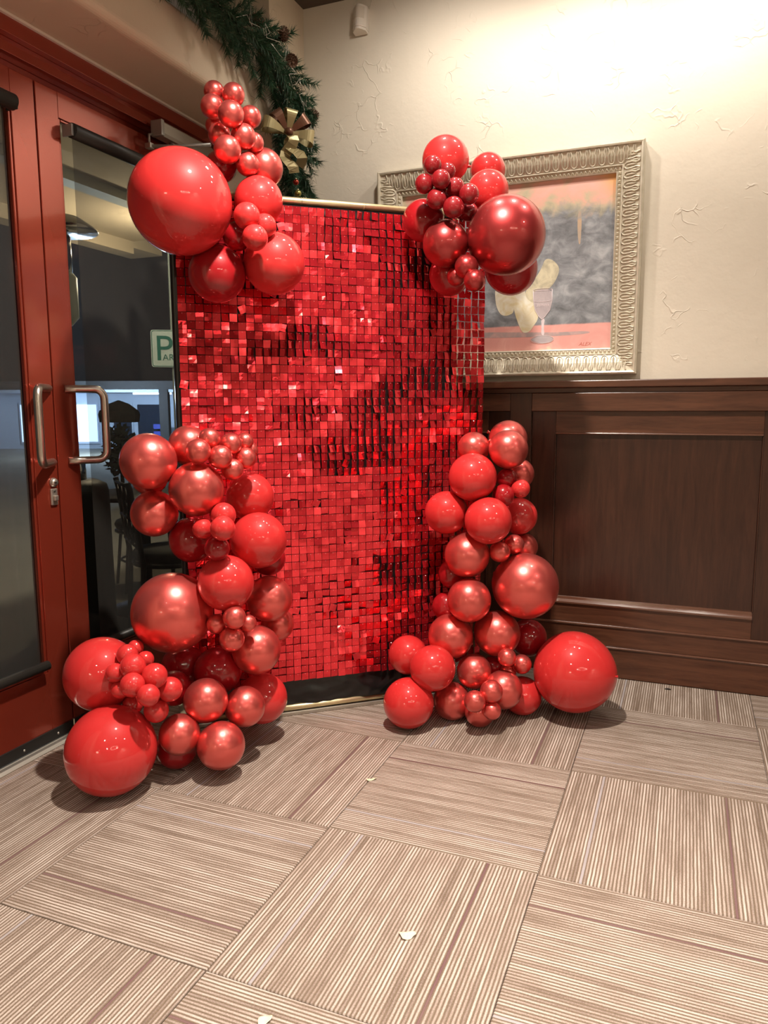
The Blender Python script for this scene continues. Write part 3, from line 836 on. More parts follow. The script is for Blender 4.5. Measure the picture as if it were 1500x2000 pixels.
for k in range(len(edge)):
    a, b = edge[k], edge[(k + 1) % len(edge)]
    fs.append((a, b, m_ + b, m_ + a))
cv.add(vs, fs, 0, True)
cv.build('cover', M['black_cloth'], bd)['label'] = 'black vinyl cover over the frame'

# clear grid panels that carry the sequins (10 x 10 each)
PC = 0.03
S0, Z0 = -0.355, 0.145
gp = MB()
for k in range(10):
    gp.box(0.0, 0.30, 0.0, 0.0012, PC * k + 0.0264, PC * k + 0.0276)
for k in range(0, 10, 3):
    gp.box(PC * k + 0.014, PC * k + 0.016, 0.0012, 0.002, 0, 0.30)
gp_me = gp.mesh('sequin_grid', M['pvc'])
for i in range(4):
    for j in range(6):
        link('sequin_grid', gp_me, bd, loc=(S0 + 0.3 * i, -0.001, Z0 + 0.3 * j))

def sequin_geo(bow, twist, curl):
    """a bowed square plate hung from a pin; origin at the pin"""
    h = 0.0142; t = 0.0005
    vs = []; fs = []
    for side in (0, 1):
        for a in (-1, 0, 1):
            for b in (-1, 0, 1):
                x_, z_ = a * h, b * h - 0.0105
                y_ = bow * (a * a) * 0.0012 + curl * (1 - b) * (1 - b) * 0.0006 + twist * a * b * 0.001
                vs.append((x_, y_ + (t if side else 0), z_))
    for a in range(2):
        for b in range(2):
            q = a * 3 + b
            fs.append((q, q + 3, q + 4, q + 1)); fs.append((9 + q, 9 + q + 1, 9 + q + 4, 9 + q + 3))
    ring = [0, 1, 2, 5, 8, 7, 6, 3]
    for k in range(8):
        a, b = ring[k], ring[(k + 1) % 8]
        fs.append((a, b, 9 + b, 9 + a))
    pr_ = 0.0013
    pv = [(pr_, -0.001, 0), (0, -0.001, pr_), (-pr_, -0.001, 0), (0, -0.001, -pr_), (0, -0.0028, 0)]
    pf = [(0, 1, 4), (1, 2, 4), (2, 3, 4), (3, 0, 4)]
    return vs, fs, pv, pf
rs = random.Random(11)
geos = [sequin_geo(rs.uniform(-0.5, 0.5), rs.uniform(-0.5, 0.5), rs.uniform(-0.4, 0.6)) for _ in range(14)]
seq_me = []
for (vs, fs, pv, pf) in geos:
    mb = MB().add(vs, fs, 0, False).add(pv, pf, 1, False)
    seq_me.append(mb.mesh('sequin', [M['sequin'], M['pin']]))
spheres = [(Vector(b[2:5]), b[5]) for b in BALLOONS]
def hidden(w):
    d = (w - CAM); L = d.length; d /= L
    for c, r in spheres:
        oc = CAM - c; bb = d.dot(oc); D = bb * bb - (oc.dot(oc) - r * r)
        if D > 0 and -bb - math.sqrt(D) < L: return True
    return False
Rz = Matrix.Rotation(RZ, 3, 'Z')
allseq = []
for r in range(60):
    for c in range(40):
        s_ = S0 + PC * (c + 0.5); z_ = Z0 + PC * (r + 0.5) + 0.0105
        # patches where the rows have swung round together, plus single strays
        f1 = noise.noise(Vector((c * 0.11, r * 0.20, 3.7)))
        f2 = noise.noise(Vector((c * 0.30, r * 0.55, 9.1)))
        f3 = noise.noise(Vector((c * 0.16, r * 0.13, 20.2)))
        yaw = rs.gauss(0, 3.5) + 6 * f2
        if f1 > 0.20: yaw += (f1 - 0.20) * 75 * (0.6 + 0.8 * rs.random())
        if c > 24: yaw += 12 + 10 * f2
        pitch_ = rs.gauss(1.0, 7.0) + 9 * f3 + 5 * f2
        roll = rs.gauss(0, 1.1)
        if rs.random() < 0.030: roll += rs.choice((-1, 1)) * rs.uniform(8, 26)
        if rs.random() < 0.08: yaw += rs.uniform(-22, 22)
        yaw = max(-38, min(38, yaw)); pitch_ = max(-16, min(20, pitch_))
        off = -0.006 - abs(math.sin(math.radians(yaw))) * 0.004 - rs.random() * 0.0015
        E_ = (math.radians(-pitch_), math.radians(roll), math.radians(yaw))
        w = A0 + Rz @ Vector((s_, off, z_ - 0.0105))
        allseq.append([hidden(w), (w - CAM).length, s_, off, z_, E_, rs.randrange(len(geos))])
order = sorted(range(len(allseq)), key=lambda i: (allseq[i][0], allseq[i][1]))
near = set(order[:300])
stuff = MB()
from mathutils import Euler
for i, (hd, dist, s_, off, z_, E_, gi) in enumerate(allseq):
    if i in near:
        link('sequin', seq_me[gi], bd, loc=(s_, off, z_), rot=E_)
    else:
        R3 = Euler(E_).to_matrix(); T = Vector((s_, off, z_))
        vs, fs, pv, pf = geos[gi]
        stuff.add([R3 @ Vector(v) + T for v in vs], fs, 0, False)
        stuff.add([R3 @ Vector(v) + T for v in pv], pf, 1, False)
me = bpy.data.meshes.new('sequin_field')
me.from_pydata(stuff.v, [], stuff.f)
me.materials.append(M['sequin']); me.materials.append(M['pin'])
me.polygons.foreach_set('material_index', stuff.mi)
me.update()
so = link('sequin_field', me, bd)
so['kind'] = 'stuff'; so['label'] = 'field of red square sequins'

# ================================================================== framed painting
PX, PZ, PW, PH = 0.117, 1.355, 1.176, 0.940
pt = empty('framed_painting', (PX, YW, PZ))
tag(pt, 'still-life painting with wine glass in a wide carved silver-gold frame', 'painting')
def mat_frame():
    m, nt, b, out = new_mat('frame_silver_gilt')
    co = obj_co(nt)
    nz_ = noise_tex(nt, co, 40, 4)
    c = mixc(nt, nz_, (0.52, 0.46, 0.33), (0.80, 0.75, 0.63))
    nt.links.new(c, b.inputs['Base Color'])
    b.inputs['Metallic'].default_value = 0.30; b.inputs['Roughness'].default_value = 0.36
    return m
M['frame'] = mat_frame()
M['frame_dark'] = P('frame_recess', (0.30, 0.25, 0.16), 0.5, 0.4)
FW = 0.112
fprof = [(0.0, 0.0), (0.0, 0.056), (0.007, 0.062), (0.013, 0.060), (0.016, 0.052), (0.050, 0.046), (0.082, 0.032), (0.0835, 0.036), (0.088, 0.036), (0.0895, 0.027), (0.106, 0.024), (0.1075, 0.028), (0.112, 0.026), (0.112, 0.004)]
def member(kind):
    hx, z1 = PW / 2, PH
    mb = MB(); vs = []
    for end in (0, 1):
        for (u, dpt) in fprof:
            if kind == 'top': q = ((-hx + u) if end == 0 else (hx - u), -dpt, z1 - u)
            elif kind == 'bottom': q = ((-hx + u) if end == 0 else (hx - u), -dpt, u)
            elif kind == 'left': q = (-hx + u, -dpt, u if end == 0 else z1 - u)
            else: q = (hx - u, -dpt, u if end == 0 else z1 - u)
            vs.append(q)
    n = len(fprof)
    fs = [(i, (i + 1) % n, n + (i + 1) % n, n + i) for i in range(n)] + [tuple(range(n)), tuple(range(n, 2 * n))]
    return mb.add(vs, fs).build('frame_' + ('rail' if kind in ('top', 'bottom') else 'stile'), M['frame'], pt)
members = {k: member(k) for k in ('top', 'bottom', 'left', 'right')}
# carved tongues: local u runs from the outer lip inwards, v along the member
def tongue_mesh():
    mb = MB()
    def dep(u):                    # height of the cove under the carving
        if u < 0.050: return 0.052 - (u - 0.016) / 0.034 * 0.006
        return 0.046 - (u - 0.050) / 0.032 * 0.014
    # U-shaped rim, closed end inwards
    path = []
    for (u, v) in ((0.018, -0.0135), (0.034, -0.0085), (0.048, -0.0125), (0.070, -0.0125), (0.079, -0.007), (0.0805, 0.0), (0.079, 0.007), (0.070, 0.0125), (0.048, 0.0125), (0.034, 0.0085), (0.018, 0.0135)):
        path.append((v, -(dep(min(u, 0.08)) + 0.002), -u))
    mb.tube(path, 0.0034, 5, caps=False)
    # inner leaf: long ridge
    up = [(0.030, 0.0012), (0.050, 0.0045), (0.066, 0.0048), (0.073, 0.002)]
    vs = []
    for (u, w) in up:
        d_ = dep(u)
        vs += [(-w, -(d_ + 0.0015), -u), (0, -(d_ + 0.0065), -u), (w, -(d_ + 0.0015), -u)]
    fs = []
    for k in range(3):
        for j in range(2):
            a = k * 3 + j
            fs.append((a, a + 1, a + 4, a + 3))
    mb.add(vs, fs, 0, False)
    # pointed dart between two tongues
    vs = [(0.0165, -(dep(0.017) + 0.003), -0.017), (0.0195, -(dep(0.03) + 0.0055), -0.030), (0.0165, -(dep(0.03) + 0.0005), -0.042), (0.0205, -(dep(0.017) + 0.003), -0.017), (0.0185, -(dep(0.078) + 0.002), -0.080)]
    mb.add(vs, [(0, 1, 3), (0, 2, 1), (1, 2, 4), (3, 1, 4)])
    return mb.mesh('carved_tongue', M['frame'])
tm = tongue_mesh()
def carve(member_o, length, fn):
    n = max(1, int(round((length - 0.10) / 0.0368)))
    for k in range(n):
        v = (k - (n - 1) / 2) * (length - 0.075) / n
        loc, rot = fn(v)
        link('carved_tongue', tm, member_o, loc=loc, rot=rot)
carve(members['top'], PW, lambda v: ((v, 0, PH), (0, 0, 0)))
carve(members['bottom'], PW, lambda v: ((v, 0, 0), (0, PI, 0)))
carve(members['left'], PH, lambda v: ((-PW / 2, 0, PH / 2 + v), (0, -PI / 2, 0)))
carve(members['right'], PH, lambda v: ((PW / 2, 0, PH / 2 + v), (0, PI / 2, 0)))
# row of small pyramids around the sight edge
pym = MB()
def pyramid(cx, cz):
    h = 0.0078
    pym.add([(cx - h, -0.025, cz - h), (cx + h, -0.025, cz - h), (cx + h, -0.025, cz + h), (cx - h, -0.025, cz + h), (cx, -0.035, cz)], [(0, 1, 4), (1, 2, 4), (2, 3, 4), (3, 0, 4)])
ux = PW / 2 - 0.098
n_ = int(2 * ux / 0.0172)
for k in range(n_ + 1):
    xx = -ux + 2 * ux * k / n_
    pyramid(xx, 0.098); pyramid(xx, PH - 0.098)
uz = PH - 2 * 0.098
n_ = int(uz / 0.0172)
for k in range(1, n_):
    zz = 0.098 + uz * k / n_
    pyramid(-ux, zz); pyramid(ux, zz)
pyo = pym.build('pyramid_beading', M['frame'], pt); pyo['kind'] = 'stuff'

def mat_canvas():
    m, nt, b, out = new_mat('painted_canvas')
    tc = nt.nodes.new('ShaderNodeTexCoord')
    sep = nt.nodes.new('ShaderNodeSeparateXYZ'); nt.links.new(tc.outputs['Object'], sep.inputs[0])
    x_, z_ = sep.outputs[0], sep.outputs[2]
    co = obj_co(nt, (1, 1, 1))
    nA = noise_tex(nt, co, 7.0, 5, 0.6, 1.2)
    nB = noise_tex(nt, obj_co(nt, (1, 1, 1.6), (3, 0, 1)), 11.0, 5, 0.62, 0.7)
    nC = noise_tex(nt, obj_co(nt, (1, 1, 1), (7, 0, 5)), 3.2, 3, 0.5, 0.6)
    # rocks: greys with pale strokes
    grey = ramp(nt, mth(nt, 'ADD', mth(nt, 'MULTIPLY', nB, 0.6), mth(nt, 'MULTIPLY', nA, 0.4)), [(0.34, (0.12, 0.13, 0.14)), (0.47, (0.23, 0.245, 0.265)), (0.57, (0.35, 0.37, 0.395)), (0.70, (0.54, 0.56, 0.58))])
    # sky: pinks, ochre, sage
    sky = ramp(nt, mth(nt, 'ADD', mth(nt, 'MULTIPLY', nC, 0.8), mth(nt, 'MULTIPLY', nB, 0.2)), [(0.40, (0.40, 0.39, 0.29)), (0.47, (0.60, 0.52, 0.36)), (0.53, (0.84, 0.48, 0.38)), (0.64, (0.86, 0.52, 0.48))])
    orange = mth(nt, 'MULTIPLY', mth(nt, 'SUBTRACT', mth(nt, 'ADD', x_, z_), 1.17, clamp=True), 9.0, clamp=True)
    sky = mixc(nt, orange, sky, (0.80, 0.42, 0.15))
    edge_ = mth(nt, 'ADD', mth(nt, 'ADD', 0.60, mth(nt, 'MULTIPLY', nA, 0.17)), mth(nt, 'MULTIPLY', x_, -0.03))
    f_sky = mth(nt, 'MULTIPLY', mth(nt, 'SUBTRACT', z_, edge_), 22.0, clamp=True)
    c = mixc(nt, f_sky, grey, sky)
    # table
    tab = ramp(nt, nA, [(0.40, (0.80, 0.38, 0.34)), (0.55, (0.86, 0.45, 0.40)), (0.66, (0.88, 0.60, 0.46))])
    f_tab = mth(nt, 'MULTIPLY', mth(nt, 'SUBTRACT', mth(nt, 'ADD', 0.221, mth(nt, 'MULTIPLY', nB, 0.006)), z_), 160.0, clamp=True)
    c = mixc(nt, f_tab, c, tab)
    nt.links.new(c, b.inputs['Base Color'])
    b.inputs['Roughness'].default_value = 0.45
    bump(nt, b, mth(nt, 'ADD', nB, mth(nt, 'MULTIPLY', noise_tex(nt, co, 60, 4), 0.3)), 0.35, 0.002)
    return m
M['canvas'] = mat_canvas()
MB().box(-PW / 2 + 0.105, PW / 2 - 0.105, -0.012, -0.004, 0.105, PH - 0.105).build('canvas', M['canvas'], pt)
def paint(name, col, col2=None, rough=0.45):
    m, nt, b, out = new_mat(name)
    co = obj_co(nt)
    f = noise_tex(nt, co, 16, 4, 0.6, 1.0)
    nt.links.new(ramp(nt, f, [(0.36, col2 or col), (0.62, col)]), b.inputs['Base Color'])
    b.inputs['Roughness'].default_value = rough
    return m
M['p_cream'] = paint('paint_cream', (0.90, 0.87, 0.74), (0.76, 0.66, 0.40))
M['p_cream2'] = paint('paint_cream_shade', (0.74, 0.68, 0.48), (0.46, 0.42, 0.30))
M['p_glass'] = paint('paint_glass', (0.56, 0.49, 0.50), (0.46, 0.40, 0.42))
M['p_white'] = paint('paint_highlight', (0.82, 0.72, 0.74), (0.70, 0.60, 0.62))
M['p_shadow'] = paint('paint_table_shadow', (0.42, 0.34, 0.34), (0.62, 0.40, 0.38))
M['p_orange'] = paint('paint_orange', (0.58, 0.42, 0.28), (0.40, 0.36, 0.32))
M['p_sig'] = paint('paint_signature', (0.60, 0.18, 0.14))
def smooth_poly(pts, it=2):
    for _ in range(it):
        q = []
        for i in range(len(pts)):
            a, b = pts[i], pts[(i + 1) % len(pts)]
            q.append((a[0] * 0.75 + b[0] * 0.25, a[1] * 0.75 + b[1] * 0.25)); q.append((a[0] * 0.25 + b[0] * 0.75, a[1] * 0.25 + b[1] * 0.75))
        pts = q
    return pts
def stroke(name, pts, m, h, it=2):
    """a passage of paint, a fraction of a millimetre proud of the canvas"""
    pts = smooth_poly([(x_ - PX, z_ - PZ) for x_, z_ in pts], it)
    n = len(pts)
    mb = MB()
    vs = [(x_, -0.012 - h, z_) for x_, z_ in pts] + [(x_, -0.0119, z_) for x_, z_ in pts]
    mb.add(vs, [tuple(range(n))] + [(i, (i + 1) % n, n + (i + 1) % n, n + i) for i in range(n)])
    return mb.build(name, m, pt)
stroke('painted_shadow', [(0.048, 1.555), (0.136, 1.551), (0.222, 1.548), (0.361, 1.542), (0.504, 1.544), (0.505, 1.532), (0.39, 1.527), (0.223, 1.526), (0.111, 1.528), (0.049, 1.53), (-0.20, 1.53), (-0.20, 1.553)], M['p_shadow'], 0.0003)
stroke('painted_petal', [(0.213, 1.716), (0.239, 1.749), (0.266, 1.782), (0.291, 1.824), (0.304, 1.861), (0.335, 1.855), (0.363, 1.827), (0.367, 1.801), (0.35, 1.759), (0.329, 1.735), (0.277, 1.695), (0.251, 1.652)], M['p_cream2'], 0.0004)
stroke('painted_petal', [(0.082, 1.760), (0.085, 1.687), (0.096, 1.652), (0.112, 1.629), (0.132, 1.623), (0.152, 1.627), (0.17, 1.636), (0.174, 1.692), (0.178, 1.760)], M['p_cream'], 0.0006)
stroke('painted_petal', [(0.155, 1.760), (0.163, 1.712), (0.167, 1.663), (0.181, 1.613), (0.197, 1.573), (0.21, 1.548), (0.227, 1.545), (0.245, 1.552), (0.262, 1.576), (0.281, 1.604), (0.279, 1.662), (0.229, 1.688), (0.218, 1.723), (0.215, 1.765)], M['p_cream'], 0.0008)
stroke('painted_flare', [(0.437, 2.044), (0.454, 2.047), (0.456, 1.98), (0.453, 1.897), (0.441, 1.931)], M['p_orange'], 0.0004)
stroke('painted_glass_bowl', [(0.255, 1.73), (0.257, 1.687), (0.265, 1.643), (0.283, 1.613), (0.296, 1.598), (0.31, 1.612), (0.331, 1.64), (0.339, 1.678), (0.339, 1.73)], M['p_glass'], 0.0012, 1)
stroke('painted_glass_stem', [(0.293, 1.603), (0.296, 1.569), (0.295, 1.533), (0.31, 1.532), (0.305, 1.569), (0.31, 1.605)], M['p_white'], 0.0012, 1)
stroke('painted_glass_foot', [(0.248, 1.515), (0.263, 1.505), (0.303, 1.496), (0.337, 1.502), (0.352, 1.516), (0.332, 1.527), (0.307, 1.534), (0.273, 1.527)], M['p_glass'], 0.0013)
def outline(name, pts, r, m, closed=False):
    MB().tube([(x_ - PX, -0.0134, z_ - PZ) for x_, z_ in pts], r, 6, closed=closed).build(name, m, pt)
outline('painted_glass_line', [(0.255, 1.728), (0.257, 1.687), (0.265, 1.643), (0.283, 1.613), (0.296, 1.601), (0.31, 1.612), (0.331, 1.64), (0.339, 1.678), (0.339, 1.728)], 0.0012, M['p_white'])
outline('painted_glass_line', [(0.297 + 0.042 * math.cos(a * PI / 8), 1.729 + 0.005 * math.sin(a * PI / 8)) for a in range(16)], 0.0009, M['p_white'], True)
outline('painted_glass_line', [(0.259, 1.680), (0.280, 1.678), (0.315, 1.678), (0.337, 1.681)], 0.0009, M['p_white'])
outline('painted_glass_line', [(0.30 + 0.051 * math.cos(a * PI / 10), 1.514 + 0.017 * math.sin(a * PI / 10)) for a in range(20)], 0.0009, M['p_white'], True)
def text_mesh(name, body, size, m, extrude=0.0003, shear=0.0):
    cu = bpy.data.curves.new(name, 'FONT'); cu.body = body; cu.size = size; cu.extrude = extrude; cu.align_x = 'CENTER'; cu.shear = shear
    tmp = bpy.data.objects.new(name, cu); COL.objects.link(tmp)
    bpy.context.view_layer.update()
    me = bpy.data.meshes.new_from_object(tmp.evaluated_get(bpy.context.evaluated_depsgraph_get()))
    bpy.data.objects.remove(tmp); bpy.data.curves.remove(cu)
    me.name = name; me.materials.clear(); me.materials.append(m)
    return me
link('painted_lettering', text_mesh('painted_lettering', 'ZEPHYR', 0.0165, M['p_white']), pt, loc=(0.300 - PX, -0.0136, 1.656 - PZ), rot=(PI / 2, 0, 0))
link('signature', text_mesh('signature', 'ALEX', 0.022, M['p_sig'], shear=0.35), pt, loc=(0.485 - PX, -0.0124, 1.481 - PZ), rot=(PI / 2, 0, 0))

# ================================================================== pine garland over the niche ledge
gl = empty('pine_garland', (XF, 1.30, ZN))
tag(gl, 'green pine garland draped along the ledge and hanging down the corner', 'garland')
GP = [(0.06, 0.10, 2.70), (0.06, 0.30, 2.71), (0.06, 0.48, 2.71), (0.06, 0.68, 2.715), (0.06, 0.86, 2.71), (0.06, 1.03, 2.70), (0.065, 1.16, 2.665), (0.065, 1.255, 2.59), (0.065, 1.30, 2.51), (0.065, 1.325, 2.43), (0.06, 1.36, 2.31), (0.06, 1.39, 2.19), (0.06, 1.40, 2.06)]
GP = [Vector((XF + a, b, c)) for a, b, c in GP]
def gpos(t):
    t = max(0.0, min(0.9999, t)) * (len(GP) - 1); i = int(t); f = t - i
    p0, p1, p2, p3 = GP[max(i - 1, 0)], GP[i], GP[i + 1], GP[min(i + 2, len(GP) - 1)]
    return 0.5 * ((2 * p1) + (p2 - p0) * f + (2 * p0 - 5 * p1 + 4 * p2 - p3) * f * f + (3 * p1 - p0 - 3 * p2 + p3) * f ** 3)
org = Vector(gl.location)
MB().tube([gpos(k / 60) - org for k in range(61)], 0.008, 8).build('vine', M['twig'], gl)
def sprig_mesh(seed):
    r = random.Random(seed); mb = MB()
    L = 0.115
    bend = Vector((r.uniform(-0.25, 0.25), r.uniform(-0.25, 0.25), 0))
    pth = [Vector((bend.x * t * t * L, bend.y * t * t * L, t * L)) for t in (0, 0.33, 0.66, 1.0)]
    mb.tube(pth, [0.0024, 0.0020, 0.0016, 0.0008], 5, mi=1)
    for k in range(96):
        t = r.random() ** 0.8
        q = Vector((bend.x * t * t * L, bend.y * t * t * L, t * L))
        a = r.uniform(0, 2 * PI); sp = r.uniform(0.5, 1.0)
        d = Vector((math.cos(a) * sp, math.sin(a) * sp, r.uniform(0.45, 0.9))).normalized()
        ln = r.uniform(0.026, 0.045)
        s1 = d.orthogonal().normalized(); s2 = d.cross(s1)
        w = 0.0016
        mb.add([q + s1 * w, q - s1 * 0.5 * w + s2 * 0.87 * w, q - s1 * 0.5 * w - s2 * 0.87 * w, q + d * ln], [(0, 1, 3), (1, 2, 3), (2, 0, 3)], 0 if r.random() < 0.72 else 2)
    return mb.mesh('sprig', [M['needle'], M['twig'], M['needle2']])
sprigs = [sprig_mesh(40 + k) for k in range(6)]
rg = random.Random(21)
NS = 300
for k in range(NS):
    t = (k + rg.random()) / NS
    q = gpos(t); tan = (gpos(t + 0.01) - gpos(t - 0.01)).normalized()
    while True:
        v = Vector((rg.uniform(-0.35, 1), rg.uniform(-1, 1), rg.uniform(-1, 1)))
        if 0.2 < v.length < 1: break
    v = (v - tan * v.dot(tan)).normalized()
    if v.x < 0: v.x *= 0.3
    d = (v * rg.uniform(0.35, 1.1) + tan * rg.uniform(0.4, 1.2)).normalized()
    st_ = q + v * rg.uniform(0.0, 0.045)
    sc = rg.uniform(0.75, 1.2)
    tip = st_ + d * 0.14 * sc
    if tip.x < XF + 0.012: st_.x += XF + 0.012 - tip.x
    if tip.y > YW - 0.01: continue
    o = link('sprig', sprigs[rg.randrange(6)], gl)
    o.location = st_ - org; o.rotation_euler = d.to_track_quat('Z', 'Y').to_euler(); o.scale = (sc, sc, sc)
def cone_mesh():
    mb = MB(); mb.lathe([(0.004, 0.0), (0.012, 0.008), (0.015, 0.022), (0.012, 0.042), (0.004, 0.056)], 10)
    for ring in range(7):
        z = 0.004 + ring * 0.0075; rad = 0.013 + 0.010 * math.sin(PI * (ring + 0.6) / 7.2)
        for k in range(8):
            a = 2 * PI * (k + 0.5 * (ring % 2)) / 8
            ca, sa = math.cos(a), math.sin(a)
            t0 = Vector((-sa, ca, 0)); c0 = Vector((ca, sa, 0))
            p0 = c0 * rad * 0.45 + Vector((0, 0, z)); p1 = c0 * rad * 1.12 + Vector((0, 0, z + 0.007))
            mb.add([p0 - t0 * 0.004, p0 + t0 * 0.004, p1 + t0 * 0.0052, p1 - t0 * 0.0052, p0 + Vector((0, 0, 0.003)), p1 - Vector((0, 0, 0.0035))], [(0, 1, 2, 3), (0, 4, 1), (1, 4, 5, 2), (4, 0, 3, 5), (2, 5, 3)])
    return mb.mesh('pine_cone', M['cone'])
cm = cone_mesh()
for (x_, y_, z_, rx, rz) in ((0.15, 1.130, 2.73, 1.1, 0.4), (0.16, 1.160, 2.68, 2.4, 1.1), (0.13, 1.36, 2.53, 1.9, 2.0), (0.13, 0.90, 2.73, 1.9, 2.6)):
    link('pine_cone', cm, gl, loc=Vector((XF + x_, y_, z_)) - org, rot=(rx, 0.2, rz))
for k in range(9):       # fine silvery wire of the light string
    t = 0.30 + 0.07 * k
    pts_ = []
    for j in range(7):
        q = gpos(t + 0.012 * j)
        pts_.append(q + Vector((0.085 + 0.02 * rg.random(), rg.uniform(-0.05, 0.05), rg.uniform(-0.05, 0.05))) - org)
    MB().tube(pts_, 0.0013, 5).build('light_wire', M['alu'], gl)

# ribbon bow tied on the hanging end
BOW = Vector((XF + 0.14, 1.165, 2.375))
bw = empty('ribbon_bow', BOW)
tag(bw, 'gold and brown glitter ribbon bow tied on the hanging pine garland', 'bow')
def ribbon(path, width, m, name, wdir=None, parent=bw):
    """strip of ribbon with thickness following a 3-D path"""
    pts_ = [Vector(q) for q in path]
    vs = []; n = len(pts_)
    for i, q in enumerate(pts_):
        t = (pts_[min(i + 1, n - 1)] - pts_[max(i - 1, 0)]).normalized()
        wv = (Vector(wdir) - t * t.dot(Vector(wdir))).normalized()
        nn = t.cross(wv).normalized() * 0.0006
        w_ = width[i] if isinstance(width, (list, tuple)) else width
        for s1, s2 in ((-1, -1), (1, -1), (1, 1), (-1, 1)):
            vs.append(q + wv * w_ * 0.5 * s1 + nn * s2)
    fs = []
    for i in range(n - 1):
        for k in range(4):
            l = (k + 1) % 4
            fs.append((i * 4 + k, i * 4 + l, i * 4 + 4 + l, i * 4 + 4 + k))
    fs += [(0, 1, 2, 3), ((n - 1) * 4 + 3, (n - 1) * 4 + 2, (n - 1) * 4 + 1, (n - 1) * 4)]
    return MB().add(vs, fs, 0, False).build(name, m, parent)
Tb = Vector((0.372, 0.928, 0)).normalized()      # bow spreads across this line
Tb = Vector((0.75, 0.66, 0)).normalized()
Fb = Vector((0.66, -0.75, 0)).normalized()
for ang, L, m, w_ in ((165, 0.115, 'ribbon_gold', 0.055), (128, 0.10, 'ribbon_brown', 0.05), (82, 0.095, 'ribbon_gold', 0.055), (38, 0.105, 'ribbon_brown', 0.055), (-8, 0.11, 'ribbon_gold', 0.06)):
    a = math.radians(ang)
    dv = Tb * math.cos(a) + Vector((0, 0, 1)) * math.sin(a)
    sd = (Tb * -math.sin(a) + Vector((0, 0, 1)) * math.cos(a))
    path = []
    for k in range(25):
        t = k / 24
        path.append(dv * L * math.sin(PI * t) ** 0.75 * (1.0) + Fb * (0.034 * math.sin(2 * PI * t) + 0.02))
    wd = [w_ * (0.30 + 0.70 * math.sin(PI * k / 24)) for k in range(25)]
    ribbon(path, wd, M[m], 'bow_loop', sd)
MB().lathe([(0.006, -0.016), (0.016, -0.012), (0.019, 0), (0.016, 0.012), (0.006, 0.016)], 12).build('bow_knot', M['ribbon_brown'], bw, loc=Fb * 0.035)
for dx, ph, ln in ((0.0, 0.0, 0.165), (0.045, 1.5, 0.13)):
    path = [Tb * (dx * t_ / 10 + 0.018 * math.sin(t_ * 0.8 + ph)) + Fb * (0.03 + 0.014 * math.sin(t_ * 0.9 + ph)) + Vector((0, 0, -ln * t_ / 10)) for t_ in range(11)]
    ribbon(path, 0.045, M['ribbon_gold'], 'bow_tail', Tb)

def bauble(loc, r, m, label):
    o = empty('bauble', loc); tag(o, label, 'bauble')
    MB().lathe([(0.001, -r)] + [(r * math.cos(-PI / 2 + PI * k / 12), r * math.sin(-PI / 2 + PI * k / 12)) for k in range(1, 12)] + [(0.001, r)], 20).build('ball', m, o)
    MB().lathe([(r * 0.3, r * 0.92), (r * 0.3, r * 1.2), (r * 0.1, r * 1.25)], 10).build('cap', M['gold'], o)
bauble((XF + 0.15, 1.215, 2.193), 0.013, M['bauble_red'], 'small red bauble low on the hanging garland below the bow')
bauble((XF + 0.15, 1.232, 2.150), 0.015, M['bauble_gold'], 'small green-gold bauble at the foot of the hanging garland')

# ================================================================== fallen petals on the carpet
def petal(loc, size, rz, m, label, seed, cat='leaf', thin=1.0):
    r = random.Random(seed)
    mb = MB(); vs = []; fs = []
    n = 12; rings = 4
    tops = []
    for k in range(rings + 1):
        for j in range(n):
            a = 2 * PI * j / n
            rr = size * k / rings * (1 + 0.16 * math.sin(a * 3 + seed) + 0.08 * math.sin(a * 5))
            x_, y_ = rr * math.cos(a), rr * math.sin(a) * 0.72 * thin
            z_ = 0.002 + 0.32 * size * (k / rings) ** 2 * (0.5 + 0.5 * math.sin(a * 2 + seed)) + 0.06 * size * math.sin(a * 4 + k)
            tops.append((x_, y_, max(0.0012, z_)))
    m_ = len(tops)
    vs = tops + [(x_, y_, z_ - 0.0009) for x_, y_, z_ in tops]
    for k in range(rings):
        for j in range(n):
            l = (j + 1) % n; a, b = k * n + j, k * n + l
            fs.append((a, b, b + n, a + n)); fs.append((m_ + a, m_ + a + n, m_ + b + n, m_ + b))
    for j in range(n):
        l = (j + 1) % n; a, b = rings * n + j, rings * n + l
        fs.append((a, m_ + a, m_ + b, b))
    mb.add(vs, fs, 0, True)
    o = mb.build('dry_leaf', m, None, loc=loc, rot=(0, 0, rz))
    return tag(o, label, cat)
petal((0.371, -0.349, 0.0), 0.019, 0.4, M['leaf'], 'pale dry petal lying in the middle of the front carpet tile', 1)
petal((0.007, 0.302, 0.0), 0.018, 0.7, M['leaf'], 'narrow pale dry petal on a seam between carpet tiles', 2, thin=0.5)
petal((0.190, -0.684, 0.0), 0.016, 1.2, M['leaf'], 'pale dry petal at the very front edge of the carpet', 3)
petal((0.895, 1.512, 0.0), 0.013, 0.1, M['leaf_dark'], 'small dark leaf on the carpet near the wainscot', 4, thin=0.6)

